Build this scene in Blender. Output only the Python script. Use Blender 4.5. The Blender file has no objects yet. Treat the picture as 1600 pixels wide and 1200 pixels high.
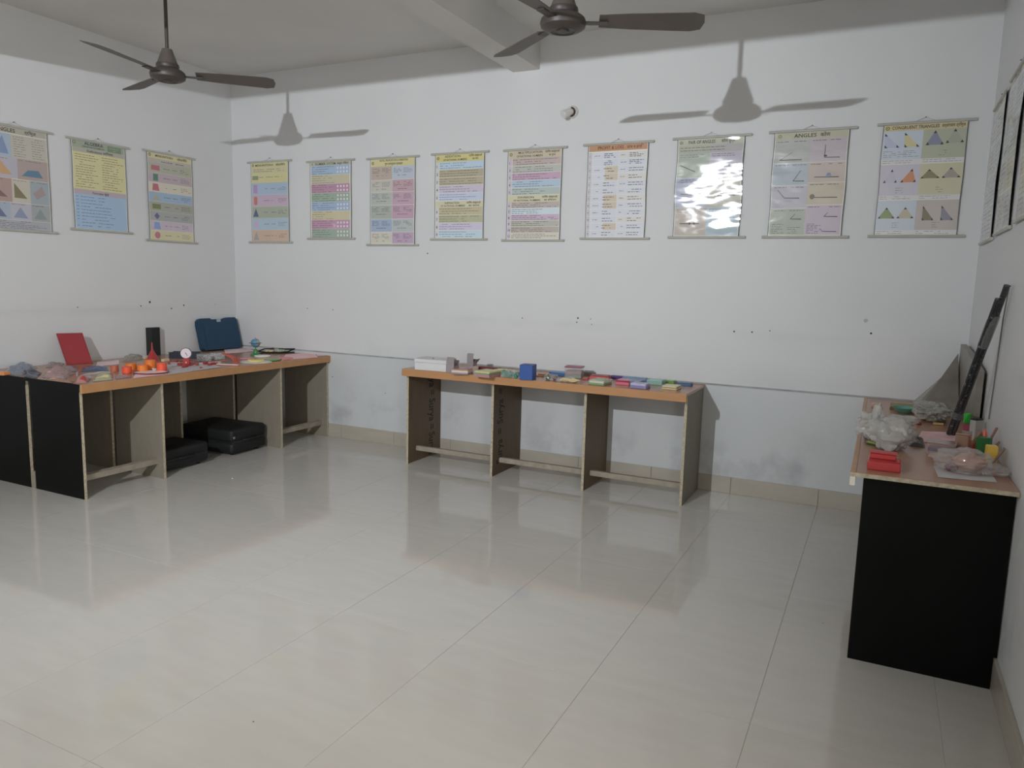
import bpy, bmesh, math, random
from mathutils import Vector, Matrix, noise
R = math.radians
random.seed(7)
scn = bpy.context.scene
COL = scn.collection

# ------------------------------------------------------------------ camera, light, exposure
FPX, YAW, PITCH, ROLL = 1168.47, -26.0848, -7.8612, 1.5091
CAM = Vector((5.5621, -5.2963, 1.4482))
y_, p_, r_ = R(YAW), R(PITCH), R(ROLL)
fwd = Vector((math.sin(y_)*math.cos(p_), math.cos(y_)*math.cos(p_), math.sin(p_)))
rt = Vector((math.cos(y_), -math.sin(y_), 0)); up = rt.cross(fwd)
c_r = rt*math.cos(r_) + up*math.sin(r_); c_u = -rt*math.sin(r_) + up*math.cos(r_)
cam = bpy.data.cameras.new('camera'); camo = bpy.data.objects.new('camera', cam); COL.objects.link(camo)
m3 = Matrix((c_r, c_u, -fwd)).transposed()
camo.matrix_world = Matrix.Translation(CAM) @ m3.to_4x4()
cam.sensor_fit = 'HORIZONTAL'; cam.sensor_width = 36; cam.lens = 36*FPX/1600
cam.clip_start = .05
scn.camera = camo
scn.view_settings.view_transform = 'Standard'; scn.view_settings.look = 'None'
scn.view_settings.gamma = 1; scn.view_settings.use_curve_mapping = False
scn.view_settings.exposure = -0.16
scn.cycles.use_denoising = True
scn.cycles.max_bounces = 10; scn.cycles.diffuse_bounces = 6; scn.cycles.transparent_max_bounces = 16
scn.cycles.caustics_reflective = False; scn.cycles.caustics_refractive = False
BULB_POWER = 610.0          # watts of the lamp on the front wall
FILL_POWER = 4.0              # base watts of the fill lights added at the unseen window and doorway
LAMP_YAW, LAMP_TILT, SPOT_DEG = 10, -.10, 104
wd = bpy.data.worlds.new('world'); scn.world = wd; wd.use_nodes = True
wd.node_tree.nodes['Background'].inputs[0].default_value = (.75, .85, 1, 1)
wd.node_tree.nodes['Background'].inputs[1].default_value = 0.4

def area(name, loc, rot, sx, sy, power, col):
    l = bpy.data.lights.new(name, 'AREA'); l.shape = 'RECTANGLE'; l.size = sx; l.size_y = sy
    l.energy = power; l.color = col
    o = bpy.data.objects.new(name, l); COL.objects.link(o); o.location = loc; o.rotation_euler = rot
    return o
area('fill_front', (1.7, -6.42, 1.5), (R(90), 0, 0), 1.5, 1.2, FILL_POWER, (.93, .97, 1))  # added ambient fill set at the unseen front window
area('fill_side', (6.25, -5.0, 1.45), (R(90), 0, R(90)), 1.2, 1.9, FILL_POWER*19, (1, .96, .88))  # added fill at the unseen doorway, raised to brighten the near floor

def at(px, py, z):
    "point where the sight line through a pixel meets the level z"
    d = fwd + c_r*((px-800)/FPX) + c_u*((600-py)/FPX)
    return CAM + d*((z-CAM.z)/d.z)

# ------------------------------------------------------------------ colours and materials
def lin(v):
    v /= 255
    return v/12.92 if v <= .04045 else ((v+.055)/1.055)**2.4
def C(r, g, b, k=2.1):
    return tuple(min(.9, lin(v)*k) for v in (r, g, b))
MATS = {}
def mat(name, col=(.5, .5, .5), rough=.5, noise_amt=.08, scale=8, bump=0, spec=.5, metal=0, coat=0, coat_rough=.05,
        alpha=1, emit=0, stretch=(1, 1, 1), bump_scale=None, obj_coords=True, trans=0):
    if name in MATS: return MATS[name]
    m = bpy.data.materials.new(name); m.use_nodes = True; MATS[name] = m
    nt = m.node_tree; N = nt.nodes; L = nt.links; b = N['Principled BSDF']
    b.inputs['Roughness'].default_value = rough; b.inputs['Metallic'].default_value = metal
    b.inputs['Specular IOR Level'].default_value = spec
    b.inputs['Coat Weight'].default_value = coat; b.inputs['Coat Roughness'].default_value = coat_rough
    b.inputs['Alpha'].default_value = alpha; b.inputs['Transmission Weight'].default_value = trans
    tc = N.new('ShaderNodeTexCoord'); mp = N.new('ShaderNodeMapping'); mp.inputs['Scale'].default_value = stretch
    L.new(tc.outputs['Object'], mp.inputs[0])
    nz = N.new('ShaderNodeTexNoise'); nz.inputs['Scale'].default_value = scale; nz.inputs['Detail'].default_value = 6
    L.new(mp.outputs[0], nz.inputs['Vector'])
    rp = N.new('ShaderNodeValToRGB')
    lo = tuple(max(0, c*(1-noise_amt)) for c in col); hi = tuple(min(1, c*(1+noise_amt)) for c in col)
    rp.color_ramp.elements[0].position = .3; rp.color_ramp.elements[1].position = .7
    rp.color_ramp.elements[0].color = (*lo, 1); rp.color_ramp.elements[1].color = (*hi, 1)
    L.new(nz.outputs['Fac'], rp.inputs[0]); L.new(rp.outputs[0], b.inputs['Base Color'])
    if bump:
        bp = N.new('ShaderNodeBump'); bp.inputs['Strength'].default_value = 1; bp.inputs['Distance'].default_value = bump
        n2 = N.new('ShaderNodeTexNoise'); n2.inputs['Scale'].default_value = bump_scale or scale; n2.inputs['Detail'].default_value = 3
        L.new(mp.outputs[0], n2.inputs['Vector']); L.new(n2.outputs['Fac'], bp.inputs['Height'])
        L.new(bp.outputs[0], b.inputs['Normal']); L.new(bp.outputs[0], b.inputs['Coat Normal'])
    if emit:
        b.inputs['Emission Color'].default_value = (*col, 1); b.inputs['Emission Strength'].default_value = emit
    return m

def wall_paint(name, col, low=.0):
    m = mat(name, col, .55, .025, 1.2, bump=.0015, bump_scale=5, spec=.35)
    nt = m.node_tree; N = nt.nodes; L = nt.links; b = N['Principled BSDF']
    src = b.inputs['Base Color'].links[0].from_socket
    g = N.new('ShaderNodeNewGeometry'); s = N.new('ShaderNodeSeparateXYZ'); L.new(g.outputs['Position'], s.inputs[0])
    def ramp(socket, pts):
        r = N.new('ShaderNodeValToRGB'); e = r.color_ramp.elements
        e[0].position, e[0].color = pts[0][0], (pts[0][1],)*3+(1,)
        e[1].position, e[1].color = pts[-1][0], (pts[-1][1],)*3+(1,)
        for p, v in pts[1:-1]:
            k = e.new(p); k.color = (v, v, v, 1)
        L.new(socket, r.inputs[0]); return r.outputs[0]
    def math_(op, a, bb):
        q = N.new('ShaderNodeMath'); q.operation = op
        for i, v in enumerate((a, bb)):
            if isinstance(v, (int, float)): q.inputs[i].default_value = v
            else: L.new(v, q.inputs[i])
        return q.outputs[0]
    zn = math_('DIVIDE', s.outputs['Z'], 3.3)
    low_mask = ramp(zn, [(.03, .9), (.075, 1), (.13, .25), (.2, 0)])          # scuffs above the skirting
    mid_mask = ramp(zn, [(.325, 0), (.345, .6), (.352, .1), (.37, 0)])         # faint line of old fixings
    mid2 = ramp(zn, [(.232, 0), (.238, .9), (.29, 0)])                         # grime above the ledge
    n1 = N.new('ShaderNodeTexNoise'); n1.inputs['Scale'].default_value = 2.6; n1.inputs['Detail'].default_value = 9; n1.inputs['Roughness'].default_value = .62
    L.new(g.outputs['Position'], n1.inputs['Vector'])
    st = ramp(n1.outputs['Fac'], [(.5, 0), (.68, 1)])
    n2 = N.new('ShaderNodeTexNoise'); n2.inputs['Scale'].default_value = 1.3; n2.inputs['Detail'].default_value = 8
    L.new(g.outputs['Position'], n2.inputs['Vector'])
    st2 = ramp(n2.outputs['Fac'], [(.45, .0), (.75, 1)])
    a = math_('MULTIPLY', math_('MULTIPLY', low_mask, st), .55)
    b2 = math_('MULTIPLY', math_('MULTIPLY', mid_mask, st2), .42)
    c2 = math_('MULTIPLY', math_('MULTIPLY', mid2, st2), .22)
    tot = math_('ADD', math_('ADD', a, b2), c2)
    mx = N.new('ShaderNodeMix'); mx.data_type = 'RGBA'; L.new(tot, mx.inputs[0]); L.new(src, mx.inputs[6])
    mx.inputs[7].default_value = (.33, .34, .36, 1); L.new(mx.outputs[2], b.inputs['Base Color'])
    return m

WALL = wall_paint('wall_paint', (.70, .71, .722))
DADO = wall_paint('lower_wall_cool_dimmed', (.61, .63, .645))  # cooler lower wall, also darkened to stand in for lamp falloff
CEIL = mat('ceiling_paint', (.66, .65, .63), .8, .05, 1.5, bump=.001)
TILE = mat('floor_tile', (.60, .578, .54), .07, .03, 3.0, bump=.00002, bump_scale=20, spec=.6, stretch=(1, 5, 1))
GROUT = mat('grout', (.42, .39, .35), .8)
SKIRT = mat('skirting_tile', (.46, .425, .36), .25, .06, 4, stretch=(1, 1, 4))
LAM = mat('orange_laminate', (.48, .25, .115), .32, .06, 14, stretch=(.3, 1, 1))
LAM2 = mat('peach_laminate', (.42, .23, .15), .25, .05, 6)
PLY = mat('plywood_face', (.26, .235, .185), .6, .06, 7, stretch=(4, 4, 1))
PLYD = mat('brown_board', (.125, .083, .047), .55, .12, 5, stretch=(8, 8, .6))
PLYW = mat('warm_board', (.16, .115, .065), .55, .1, 5, stretch=(8, 8, .6))
EDGE = mat('raw_board_edge', (.46, .40, .29), .75, .25, 60)
BATT = mat('pine_batten', (.32, .28, .225), .7, .15, 20, stretch=(1, 1, 1))
BLACK = mat('black_laminate', (.0045, .0048, .0048), .4, .1, 5, spec=.1)
BLKM = mat('black_matte', (.008, .009, .01), .6, .2, 30, bump=.0008)
METALG = mat('grey_metal', (.25, .25, .26), .4, .1, 10, metal=.6)
CREAM = mat('cream_rail', (.47, .465, .42), .4, .05, 10)

# ------------------------------------------------------------------ mesh helpers
class MB:
    def __init__(s): s.b = bmesh.new()
    def _xf(s, vs, M):
        if M is not None:
            for v in vs: v.co = M @ v.co
    def box(s, x0, y0, z0, x1, y1, z1, bev=0, M=None, seg=1):
        r = bmesh.ops.create_cube(s.b, size=1)['verts']
        for v in r:
            v.co = Vector(((x0+x1)/2+v.co.x*(x1-x0), (y0+y1)/2+v.co.y*(y1-y0), (z0+z1)/2+v.co.z*(z1-z0)))
        if bev:
            es = list({e for v in r for e in v.link_edges})
            q = bmesh.ops.bevel(s.b, geom=es, offset=bev, segments=seg, affect='EDGES', profile=.5)
            r = list({v for f in q['faces'] for v in f.verts} | {v for v in r if v.is_valid})
        s._xf(r, M); return s
    def lathe(s, prof, n=24, M=None, cap=True):
        rings = []
        for (r, z) in prof:
            rings.append([s.b.verts.new((r*math.cos(2*math.pi*i/n), r*math.sin(2*math.pi*i/n), z)) for i in range(n)])
        for a, b in zip(rings, rings[1:]):
            for i in range(n): s.b.faces.new((a[i], a[(i+1) % n], b[(i+1) % n], b[i]))
        if cap:
            s.b.faces.new(list(reversed(rings[0]))); s.b.faces.new(rings[-1])
        s._xf([v for r in rings for v in r], M); return s
    def cyl(s, x, y, z0, z1, r, n=20, M=None):
        return s.lathe([(r, z0), (r, z1)], n, (M or Matrix()) @ Matrix.Translation((x, y, 0)))
    def tube(s, pts, r, n=8):
        pts = [Vector(p) for p in pts]; rings = []
        for i, p in enumerate(pts):
            t = (pts[min(i+1, len(pts)-1)] - pts[max(i-1, 0)]).normalized()
            a = t.cross(Vector((0, 0, 1)));  a = a.normalized() if a.length > 1e-3 else Vector((1, 0, 0))
            b = t.cross(a); rr = r[i] if isinstance(r, (list, tuple)) else r
            rings.append([s.b.verts.new(p + a*rr*math.cos(2*math.pi*k/n) + b*rr*math.sin(2*math.pi*k/n)) for k in range(n)])
        for a, b in zip(rings, rings[1:]):
            for i in range(n): s.b.faces.new((a[i], b[i], b[(i+1) % n], a[(i+1) % n]))
        s.b.faces.new(rings[0]); s.b.faces.new(list(reversed(rings[-1]))); return s
    def prism(s, poly, z0, z1, M=None):
        a = [s.b.verts.new((x, y, z0)) for x, y in poly]; b = [s.b.verts.new((x, y, z1)) for x, y in poly]
        n = len(poly); s.b.faces.new(list(reversed(a))); s.b.faces.new(b)
        for i in range(n): s.b.faces.new((a[i], a[(i+1) % n], b[(i+1) % n], b[i]))
        s._xf(a+b, M); return s
    def ball(s, rx, ry, rz, c=(0, 0, 0), sub=3, crumple=0, fr=3., seed=0, flat=True, M=None):
        vs = bmesh.ops.create_icosphere(s.b, subdivisions=sub, radius=1)['verts']
        for v in vs:
            d = v.co.normalized(); k = 1
            if crumple:
                k = 1 + crumple*noise.noise(d*fr + Vector((seed, seed*1.7, 0))) + crumple*.5*noise.noise(d*fr*2.7 + Vector((0, seed, 3)))
            v.co = Vector((d.x*rx*k, d.y*ry*k, d.z*rz*k)) + Vector(c)
            if flat and v.co.z < .0008: v.co.z = .0008
        s._xf(vs, M); return s
    def done(s, name, m, parent=None, smooth=False, loc=None, rot=None):
        bmesh.ops.recalc_face_normals(s.b, faces=s.b.faces)
        me = bpy.data.meshes.new(name); s.b.to_mesh(me); s.b.free()
        if smooth:
            for p in me.polygons: p.use_smooth = True
            try: me.set_sharp_from_angle(angle=R(38))
            except Exception: pass
        me.materials.append(m); o = bpy.data.objects.new(name, me); COL.objects.link(o)
        if parent is not None: o.parent = parent
        if loc is not None: o.location = loc
        if rot is not None: o.rotation_euler = rot
        return o
def tag(o, label, cat, group=None):
    o['label'] = label; o['category'] = cat
    if group: o['group'] = group
    return o
def thing(name, label, cat, loc=(0, 0, 0), rz=0, group=None):
    o = bpy.data.objects.new(name, None); COL.objects.link(o); o.location = loc; o.rotation_euler = (0, 0, rz)
    o.empty_display_size = .05
    return tag(o, label, cat, group)
def struct(o):
    o['kind'] = 'structure'; return o
def box(name, m, x0, y0, z0, x1, y1, z1, parent=None, bev=0):
    return MB().box(x0, y0, z0, x1, y1, z1, bev).done(name, m, parent)

# ------------------------------------------------------------------ room shell
W, H, YF, T = 6.048, 3.236, -6.30, .15
HB = .119
fl = struct(box('floor', GROUT, -T, YF-T, -.12, W+T, T, -.0014))
tiles = {}
xs = [5.281 + .573*k for k in range(-10, 3)]; ys = [-2.842 + 1.157*k for k in range(-4, 4)]
for i in range(len(xs)-1):
    for j in range(len(ys)-1):
        a, b = max(xs[i], 0), min(xs[i+1], W); c, d = max(ys[j], YF), min(ys[j+1], 0)
        if b-a < .01 or d-c < .01: continue
        key = (round(b-a, 3), round(d-c, 3)); g = .0006
        if key not in tiles:
            t = MB().box(-(b-a)/2+g, -(d-c)/2+g, -.0013, (b-a)/2-g, (d-c)/2-g, 0, bev=.0004).done('tile', TILE, fl)
            tiles[key] = t
        else:
            t = tiles[key].copy(); COL.objects.link(t); t.parent = fl
        t.location = ((a+b)/2, (c+d)/2, 0)
wb = struct(box('wall_back', WALL, -T, 0, -.1, W+T, T, H))
wl = struct(box('wall_left', WALL, -T, YF, -.1, 0, 0, H))
# right wall with a doorway behind the camera
mb = MB(); mb.box(W, -4.35, -.1, W+T, 0, H); mb.box(W, YF, -.1, W+T, -5.65, H); mb.box(W, -5.65, 2.35, W+T, -4.35, H)
wr = struct(mb.done('wall_right', WALL))
mb = MB(); mb.box(-T, YF-T, -.1, .9, YF, H); mb.box(2.5, YF-T, -.1, W+T, YF, H); mb.box(.9, YF-T, -.1, 2.5, YF, .9); mb.box(.9, YF-T, 2.1, 2.5, YF, H)
wf = struct(mb.done('wall_front', WALL))
ce = struct(box('ceiling', CEIL, -T, YF-T, H, W+T, T, H+.1))
box('beam', CEIL, 2.911, YF, 3.008, 3.130, 0, H, ce)
box('beam', CEIL, 0, -3.45, 2.81, W, -3.2, H, ce)
FRAME = mat('painted_frame', (.35, .33, .3), .5)
def window_frame():
    mb = MB()
    for z in (.9, 2.06): mb.box(.9, YF-.1, z, 2.5, YF-.05, z+.04)
    for x in (.9, 1.68, 2.46): mb.box(x, YF-.1, .9, x+.04, YF-.05, 2.1)
    o = struct(mb.done('window_1', FRAME))
    for k in range(7):
        MB().cyl(1.05+.21*k, YF-.03, .91, 2.09, .006, 8).done('grille_bar', METALG, o)
window_frame()
mb = MB(); mb.box(W+.02, -5.65, -.01, W+.1, -5.6, 2.35); mb.box(W+.02, -4.4, -.01, W+.1, -4.35, 2.35); mb.box(W+.02, -5.6, 2.3, W+.1, -4.4, 2.35)
struct(mb.done('door_1', FRAME))
# skirting of floor tile, piece by piece
sk = bpy.data.objects.new('baseboard_back', None); COL.objects.link(sk); struct(sk)
def skirt(side, root):
    e = xs if side == 'back' else ys
    for a, b in zip(e, e[1:]):
        lo, hi = (max(a, 0), min(b, W)) if side == 'back' else (max(a, YF), min(b, 0))
        if side == 'right':
            if lo < -5.65 < hi or (lo >= -5.65 and hi <= -4.35): continue
            if lo < -4.35 < hi: lo = -4.35
        if hi-lo < .02: continue
        if side == 'back': q = (lo+.0008, -.012, 0, hi-.0008, 0, HB)
        elif side == 'left': q = (0, lo+.0008, 0, .012, min(hi, -.013)-.0008, HB)
        else: q = (W-.012, lo+.0008, 0, W, min(hi, -.013)-.0008, HB)
        MB().box(*q, bev=.0015).done('skirting_tile', SKIRT, root)
skirt('back', sk)
for s_ in ('left', 'right'):
    r0 = bpy.data.objects.new('baseboard_'+s_, None); COL.objects.link(r0); struct(r0); skirt(s_, r0)
# slightly proud lower plaster whose dusty top edge runs along the back wall
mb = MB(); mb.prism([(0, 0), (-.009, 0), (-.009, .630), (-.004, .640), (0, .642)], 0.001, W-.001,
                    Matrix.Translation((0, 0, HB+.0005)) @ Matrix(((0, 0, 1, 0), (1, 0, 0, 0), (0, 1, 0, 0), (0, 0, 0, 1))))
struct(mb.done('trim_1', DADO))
DUST = mat('dusty_line', (.40, .40, .40), .9, .3, 9, stretch=(.6, 1, 1))
struct(box('trim_2', DUST, .001, -.0105, .7615, W-.001, -.0005, .771))
HOLE = mat('old_fixing', (.06, .06, .07), .8)
for (x, z, r) in [(.879, 1.15, .005), (1.172, 1.15, .005), (2.163, 1.653, .006), (3.508, 1.182, .007), (3.50, 1.150, .005), (3.61, 1.18, .004), (3.62, 1.14, .004), (3.043, 1.161, .005),
                  (4.66, 1.142, .006), (4.779, 1.144, .006), (5.51, 1.175, .007), (4.894, 1.159, .004), (1.75, .45, .004), (1.17, .55, .005)]:
    MB().lathe([(r, 0), (r*.6, .002)], 8, Matrix.Translation((x, -.0001 if z > .8 else -.0095, z)) @ Matrix.Rotation(R(90), 4, 'X')).done('wall_plug', HOLE, wb)
MB().lathe([(.013, 0), (.008, .001)], 10, Matrix.Translation((5.473, -.0001, 1.255)) @ Matrix.Rotation(R(90), 4, 'X')).done('plaster_patch', mat('plaster_patch', (.5, .5, .5), .9), wb)
for (y, z, r) in [(-1.032, 1.158, .006), (-.945, 1.189, .010), (-.731, 1.131, .007), (-.602, 1.156, .007), (-1.584, 1.158, .005), (-.25, 1.16, .004)]:
    MB().lathe([(r, 0), (r*.6, .002)], 8, Matrix.Translation((.0001, y, z)) @ Matrix.Rotation(R(90), 4, 'Y')).done('wall_plug', HOLE, wl)

# ------------------------------------------------------------------ lamp on the front wall (behind the camera) and the empty holder on the back wall
PORC = mat('white_plastic', (.7, .69, .66), .35)
DOME = bpy.data.materials.new('lamp_dome'); DOME.use_nodes = True
DOME.node_tree.nodes['Principled BSDF'].inputs['Emission Color'].default_value = (.94, .98, 1.02, 1)
DOME.node_tree.nodes['Principled BSDF'].inputs['Emission Strength'].default_value = 40
LP = Vector((3.38, -6.10, 2.60))
lamp = thing('wall_lamp', 'white bulb in an angled holder high on the wall behind the camera', 'lamp', (LP.x+.06, YF-.015, LP.z+.04))
LM = Matrix.Rotation(R(28), 4, 'Z') @ Matrix.Rotation(R(-90-14), 4, 'X')
MB().lathe([(.045, 0), (.045, .012), (.03, .03), (.024, .05)], 20, Matrix.Rotation(R(-90), 4, 'X')).done('holder', PORC, lamp, True)
MB().lathe([(.018, .035), (.022, .11), (.026, .16), (.0275, .178)], 20, LM).done('bulb_body', PORC, lamp, True)
MB().lathe([(.022, .1785), (.020, .183), (.012, .187), (.003, .188)], 20, LM).done('bulb_dome', DOME, lamp, True)

sp = bpy.data.lights.new('lamp_light', 'SPOT'); sp.energy = BULB_POWER; sp.spot_size = R(SPOT_DEG); sp.spot_blend = 1; sp.shadow_soft_size = .02; sp.color = (.94, .98, 1.02)
spo = bpy.data.objects.new('lamp_light', sp); COL.objects.link(spo)
spo.location = LP + Vector((-.09, -.0, -.0)); aim = Vector((-math.sin(R(LAMP_YAW)), math.cos(R(LAMP_YAW)), LAMP_TILT))
spo.location = (3.36, -6.10, 2.60)
spo.rotation_euler = aim.to_track_quat('-Z', 'Y').to_euler()

hold = thing('bulb_holder', 'empty white angled bulb holder high on the back wall beside the ceiling beam', 'lamp holder', (3.405, 0, 2.683))
MB().lathe([(.046, 0), (.046, .008), (.04, .018), (.028, .022)], 24, Matrix.Rotation(R(90), 4, 'X')).done('round_base', PORC, hold, True)
HM = Matrix.Translation((0, -.02, 0)) @ Matrix.Rotation(R(118), 4, 'X') @ Matrix.Rotation(R(-32), 4, 'Y')
MB().lathe([(.026, 0), (.026, .03), (.030, .034), (.030, .075), (.026, .08)], 20, HM).done('socket', PORC, hold, True)
BRN = mat('dark_brown_plastic', (.05, .012, .008), .4)
ringp = [(.003+.026*math.cos(a), -.034-.005*math.sin(a), -.004+.028*math.sin(a)) for a in [R(-110+14*i) for i in range(15)]]
MB().tube(ringp, .006, 8).done('holder_ring', BRN, hold, True)

# ------------------------------------------------------------------ ceiling fans
FANC = mat('fan_brown', (.055, .045, .04), .45, .1, 10)
FANB = mat('fan_blade_brown', (.10, .085, .075), .5, .1, 10)
def fan(x, y, zb, a0, label):
    t = thing('ceiling_fan', label, 'ceiling fan', (x, y, zb), 0, 'ceiling fans')
    top = H - zb
    MB().lathe([(.015, top-.004), (.055, top-.02), (.05, top-.06), (.016, top-.075)], 20).done('canopy', FANC, t, True)
    MB().cyl(0, 0, .17, top-.05, .0105, 14).done('rod', FANC, t, True)
    MB().lathe([(.012, .19), (.030, .186), (.034, .172), (.058, .106), (.060, .10)], 24).done('motor_bell', FANB, t, True)
    MB().lathe([(.045, .103), (.064, .1), (.067, .088), (.062, .076), (.08, .068), (.098, .054), (.104, .036), (.099, .018), (.08, .006), (.056, .0), (.05, .004), (.03, .004), (.026, -.002), (.004, -.004)], 32).done('motor_housing', FANC, t, True)
    for k in range(3):
        M = Matrix.Rotation(R(a0+120*k), 4, 'Z')
        mb = MB(); mb.box(.1, -.02, .034, .2, .02, .040, bev=.002, M=M); arm = mb.done('blade_arm', FANC, t)
        out = [(.16, -.05), (.3, -.062), (.57, -.072), (.615, -.055), (.625, 0), (.615, .055), (.57, .07), (.3, .058), (.16, .045)]
        Mb = M @ Matrix.Translation((0, 0, .045)) @ Matrix.Rotation(R(-13), 4, 'X')
        MB().prism(out, -.0015, .0015, Mb).done('blade', FANB, t)
fan(1.545, -1.965, 2.595, 42, 'dark ceiling fan on a long rod at the left, left of the ceiling beam')
fan(4.175, -2.04, 2.558, 23, 'dark ceiling fan at the top of the picture, right of the ceiling beam')

# ------------------------------------------------------------------ posters
def glyphs(s, cache={}):
    if s in cache: return cache[s]
    cu = bpy.data.curves.new('t', 'FONT'); cu.body = s; cu.size = 1; cu.resolution_u = 2; cu.offset = .012
    o = bpy.data.objects.new('t', cu); COL.objects.link(o)
    dg = bpy.context.evaluated_depsgraph_get(); dg.update()
    me = o.evaluated_get(dg).to_mesh()
    V = [(v.co.x, v.co.y) for v in me.vertices]; F = [list(p.vertices) for p in me.polygons]
    o.evaluated_get(dg).to_mesh_clear(); bpy.data.objects.remove(o); bpy.data.curves.remove(cu)
    cache[s] = (V, F); return cache[s]
def poster_material(name, bump, rough):
    m = bpy.data.materials.new(name); m.use_nodes = True; N = m.node_tree.nodes; L = m.node_tree.links; b = N['Principled BSDF']
    a = N.new('ShaderNodeVertexColor'); a.layer_name = 'Col'; L.new(a.outputs[0], b.inputs['Base Color'])
    b.inputs['Roughness'].default_value = .5; b.inputs['Coat Weight'].default_value = 1; b.inputs['Coat Roughness'].default_value = rough
    g = N.new('ShaderNodeNewGeometry'); n = N.new('ShaderNodeTexNoise'); n.inputs['Scale'].default_value = 5.5; n.inputs['Detail'].default_value = 1.6
    mp = N.new('ShaderNodeMapping'); mp.inputs['Scale'].default_value = (.8, 1, 1.7)
    L.new(g.outputs['Position'], mp.inputs[0]); L.new(mp.outputs[0], n.inputs['Vector'])
    bp = N.new('ShaderNodeBump'); bp.inputs['Strength'].default_value = 1; bp.inputs['Distance'].default_value = bump
    L.new(n.outputs['Fac'], bp.inputs['Height']); L.new(bp.outputs[0], b.inputs['Coat Normal']); L.new(bp.outputs[0], b.inputs['Normal'])
    return m
PM = {'calm': poster_material('laminated_print', .0012, .08), 'wavy': poster_material('wavy_laminated_print', .011, .13),
      'streak': poster_material('streaked_laminated_print', .0095, .12),
      'mid': poster_material('creased_laminated_print', .0062, .1)}
INK = (.03, .03, .035)
class Sheet:
    "print on one poster; u to the right, v downward, both 0..1"
    def __init__(s, w, h, amp, seed):
        s.w, s.h, s.amp, s.sd = w, h, amp, seed; s.V = []; s.F = []; s.K = []; s.layer = 0; s.rnd = random.Random(seed)
    def disp(s, u, v, lay):
        x = (u-.5)*s.w; z = -v*s.h; A = s.amp; e = math.sin(math.pi*min(1, max(0, v)))
        out = .010 + e*A*(1+.8*math.sin(6.5*v+s.sd)+.5*math.sin(11*v+3*u+s.sd*2)) + lay*.00035
        x += e*A*.9*math.sin(7.5*v+s.sd*1.3)*(u-.5)*2 + e*A*.6*math.sin(9*v+s.sd)
        return (x, -out, z)
    def quad(s, u0, v0, u1, v1, col, lay, st=.02):
        nu = max(1, int((u1-u0)*s.w/st)); nv = max(1, int((v1-v0)*s.h/st)); b = len(s.V)
        for j in range(nv+1):
            for i in range(nu+1): s.V.append(s.disp(u0+(u1-u0)*i/nu, v0+(v1-v0)*j/nv, lay))
        for j in range(nv):
            for i in range(nu):
                a = b+j*(nu+1)+i; s.F.append((a, a+nu+1, a+nu+2, a+1)); s.K.append(col)
    def R(s, u0, v0, u1, v1, col, lay=1): s.quad(u0, v0, u1, v1, col, lay)
    def P(s, pts, col, lay=2):
        b = len(s.V); s.V += [s.disp(u, v, lay) for u, v in pts]; s.F.append(tuple(range(b, b+len(pts)))); s.K.append(col)
    def T(s, text, u, v, hgt, col=INK, width=None, lay=3, anchor='l'):
        V, F = glyphs(text)
        if not V: return
        x0 = min(p[0] for p in V); x1 = max(p[0] for p in V); sc = hgt/.72
        wv = (x1-x0)*sc*s.h/s.w; k = (width/wv) if width else 1
        if anchor == 'c': u -= (width or wv)/2
        b = len(s.V); s.V += [s.disp(u+(p[0]-x0)*sc*s.h/s.w*k, v-p[1]*sc, lay) for p in V]
        for f in F: s.F.append(tuple(reversed([b+i for i in f]))); s.K.append(col)
    def words(s, u0, v0, u1, v1, n, col=INK, th=.0045, gap=.3, ragged=.35, lay=2):
        for i in range(n):
            v = v0+(v1-v0)*(i+.5)/n; u = u0; end = u1-(u1-u0)*ragged*s.rnd.random()
            while u < end:
                l = s.rnd.uniform(.02, .07)
                if s.rnd.random() > gap*.4: s.quad(u, v-th/2, min(u+l, end), v+th/2, col, lay, .05)
                u += l+.012
    def build(s, m, parent):
        me = bpy.data.meshes.new('printed_sheet'); me.from_pydata(s.V, [], s.F); me.update()
        ca = me.color_attributes.new('Col', 'FLOAT_COLOR', 'CORNER'); buf = []
        for p, k in zip(me.polygons, s.K): buf += list((*k, 1))*len(p.vertices)
        ca.data.foreach_set('color', buf); me.materials.append(m)
        o = bpy.data.objects.new('printed_sheet', me); COL.objects.link(o); o.parent = parent; return o
BORD = (.12, .12, .13)
def poster(label, loc, rz, draw, kind='calm', amp=.001, seed=1, h=.675, w=.53, ws=.452, base=(176, 176, 166), off=0, tilt=0):
    t = thing('wall_chart', label, 'poster', loc, rz, None)
    if tilt: t.rotation_euler = (0, R(tilt), rz)
    for z in (0, -h):
        MB().lathe([(.0085, -w/2), (.0085, w/2)], 12, Matrix.Translation((off, -.0105, z)) @ Matrix.Rotation(R(90), 4, 'Y')).done('rail', CREAM, t, True)
    MB().tube([(-.05, -.012, .008), (0, -.004, .03), (.05, -.012, .008)], .0012, 6).done('hanging_cord', CREAM, t)
    MB().lathe([(.004, 0), (.003, .012)], 8, Matrix.Translation((0, 0, .031)) @ Matrix.Rotation(R(90), 4, 'X')).done('nail', METALG, t)
    s = Sheet(ws, h, amp, seed); b = C(*base)
    s.quad(0, 0, 1, 1, BORD, 0, .015); s.quad(.012, .008, .988, .992, b, .6, .015)
    draw(s); s.build(PM[kind], t); return t
def c(*a):
    "printed colours, softened: the charts are faded"
    v = C(a[0], a[1], a[2], a[3] if len(a) > 3 else 1.6); g = sum(v)/3
    return tuple(g+(q-g)*.68 for q in v)
EMB = C(90, 90, 70, 1.2)
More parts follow.
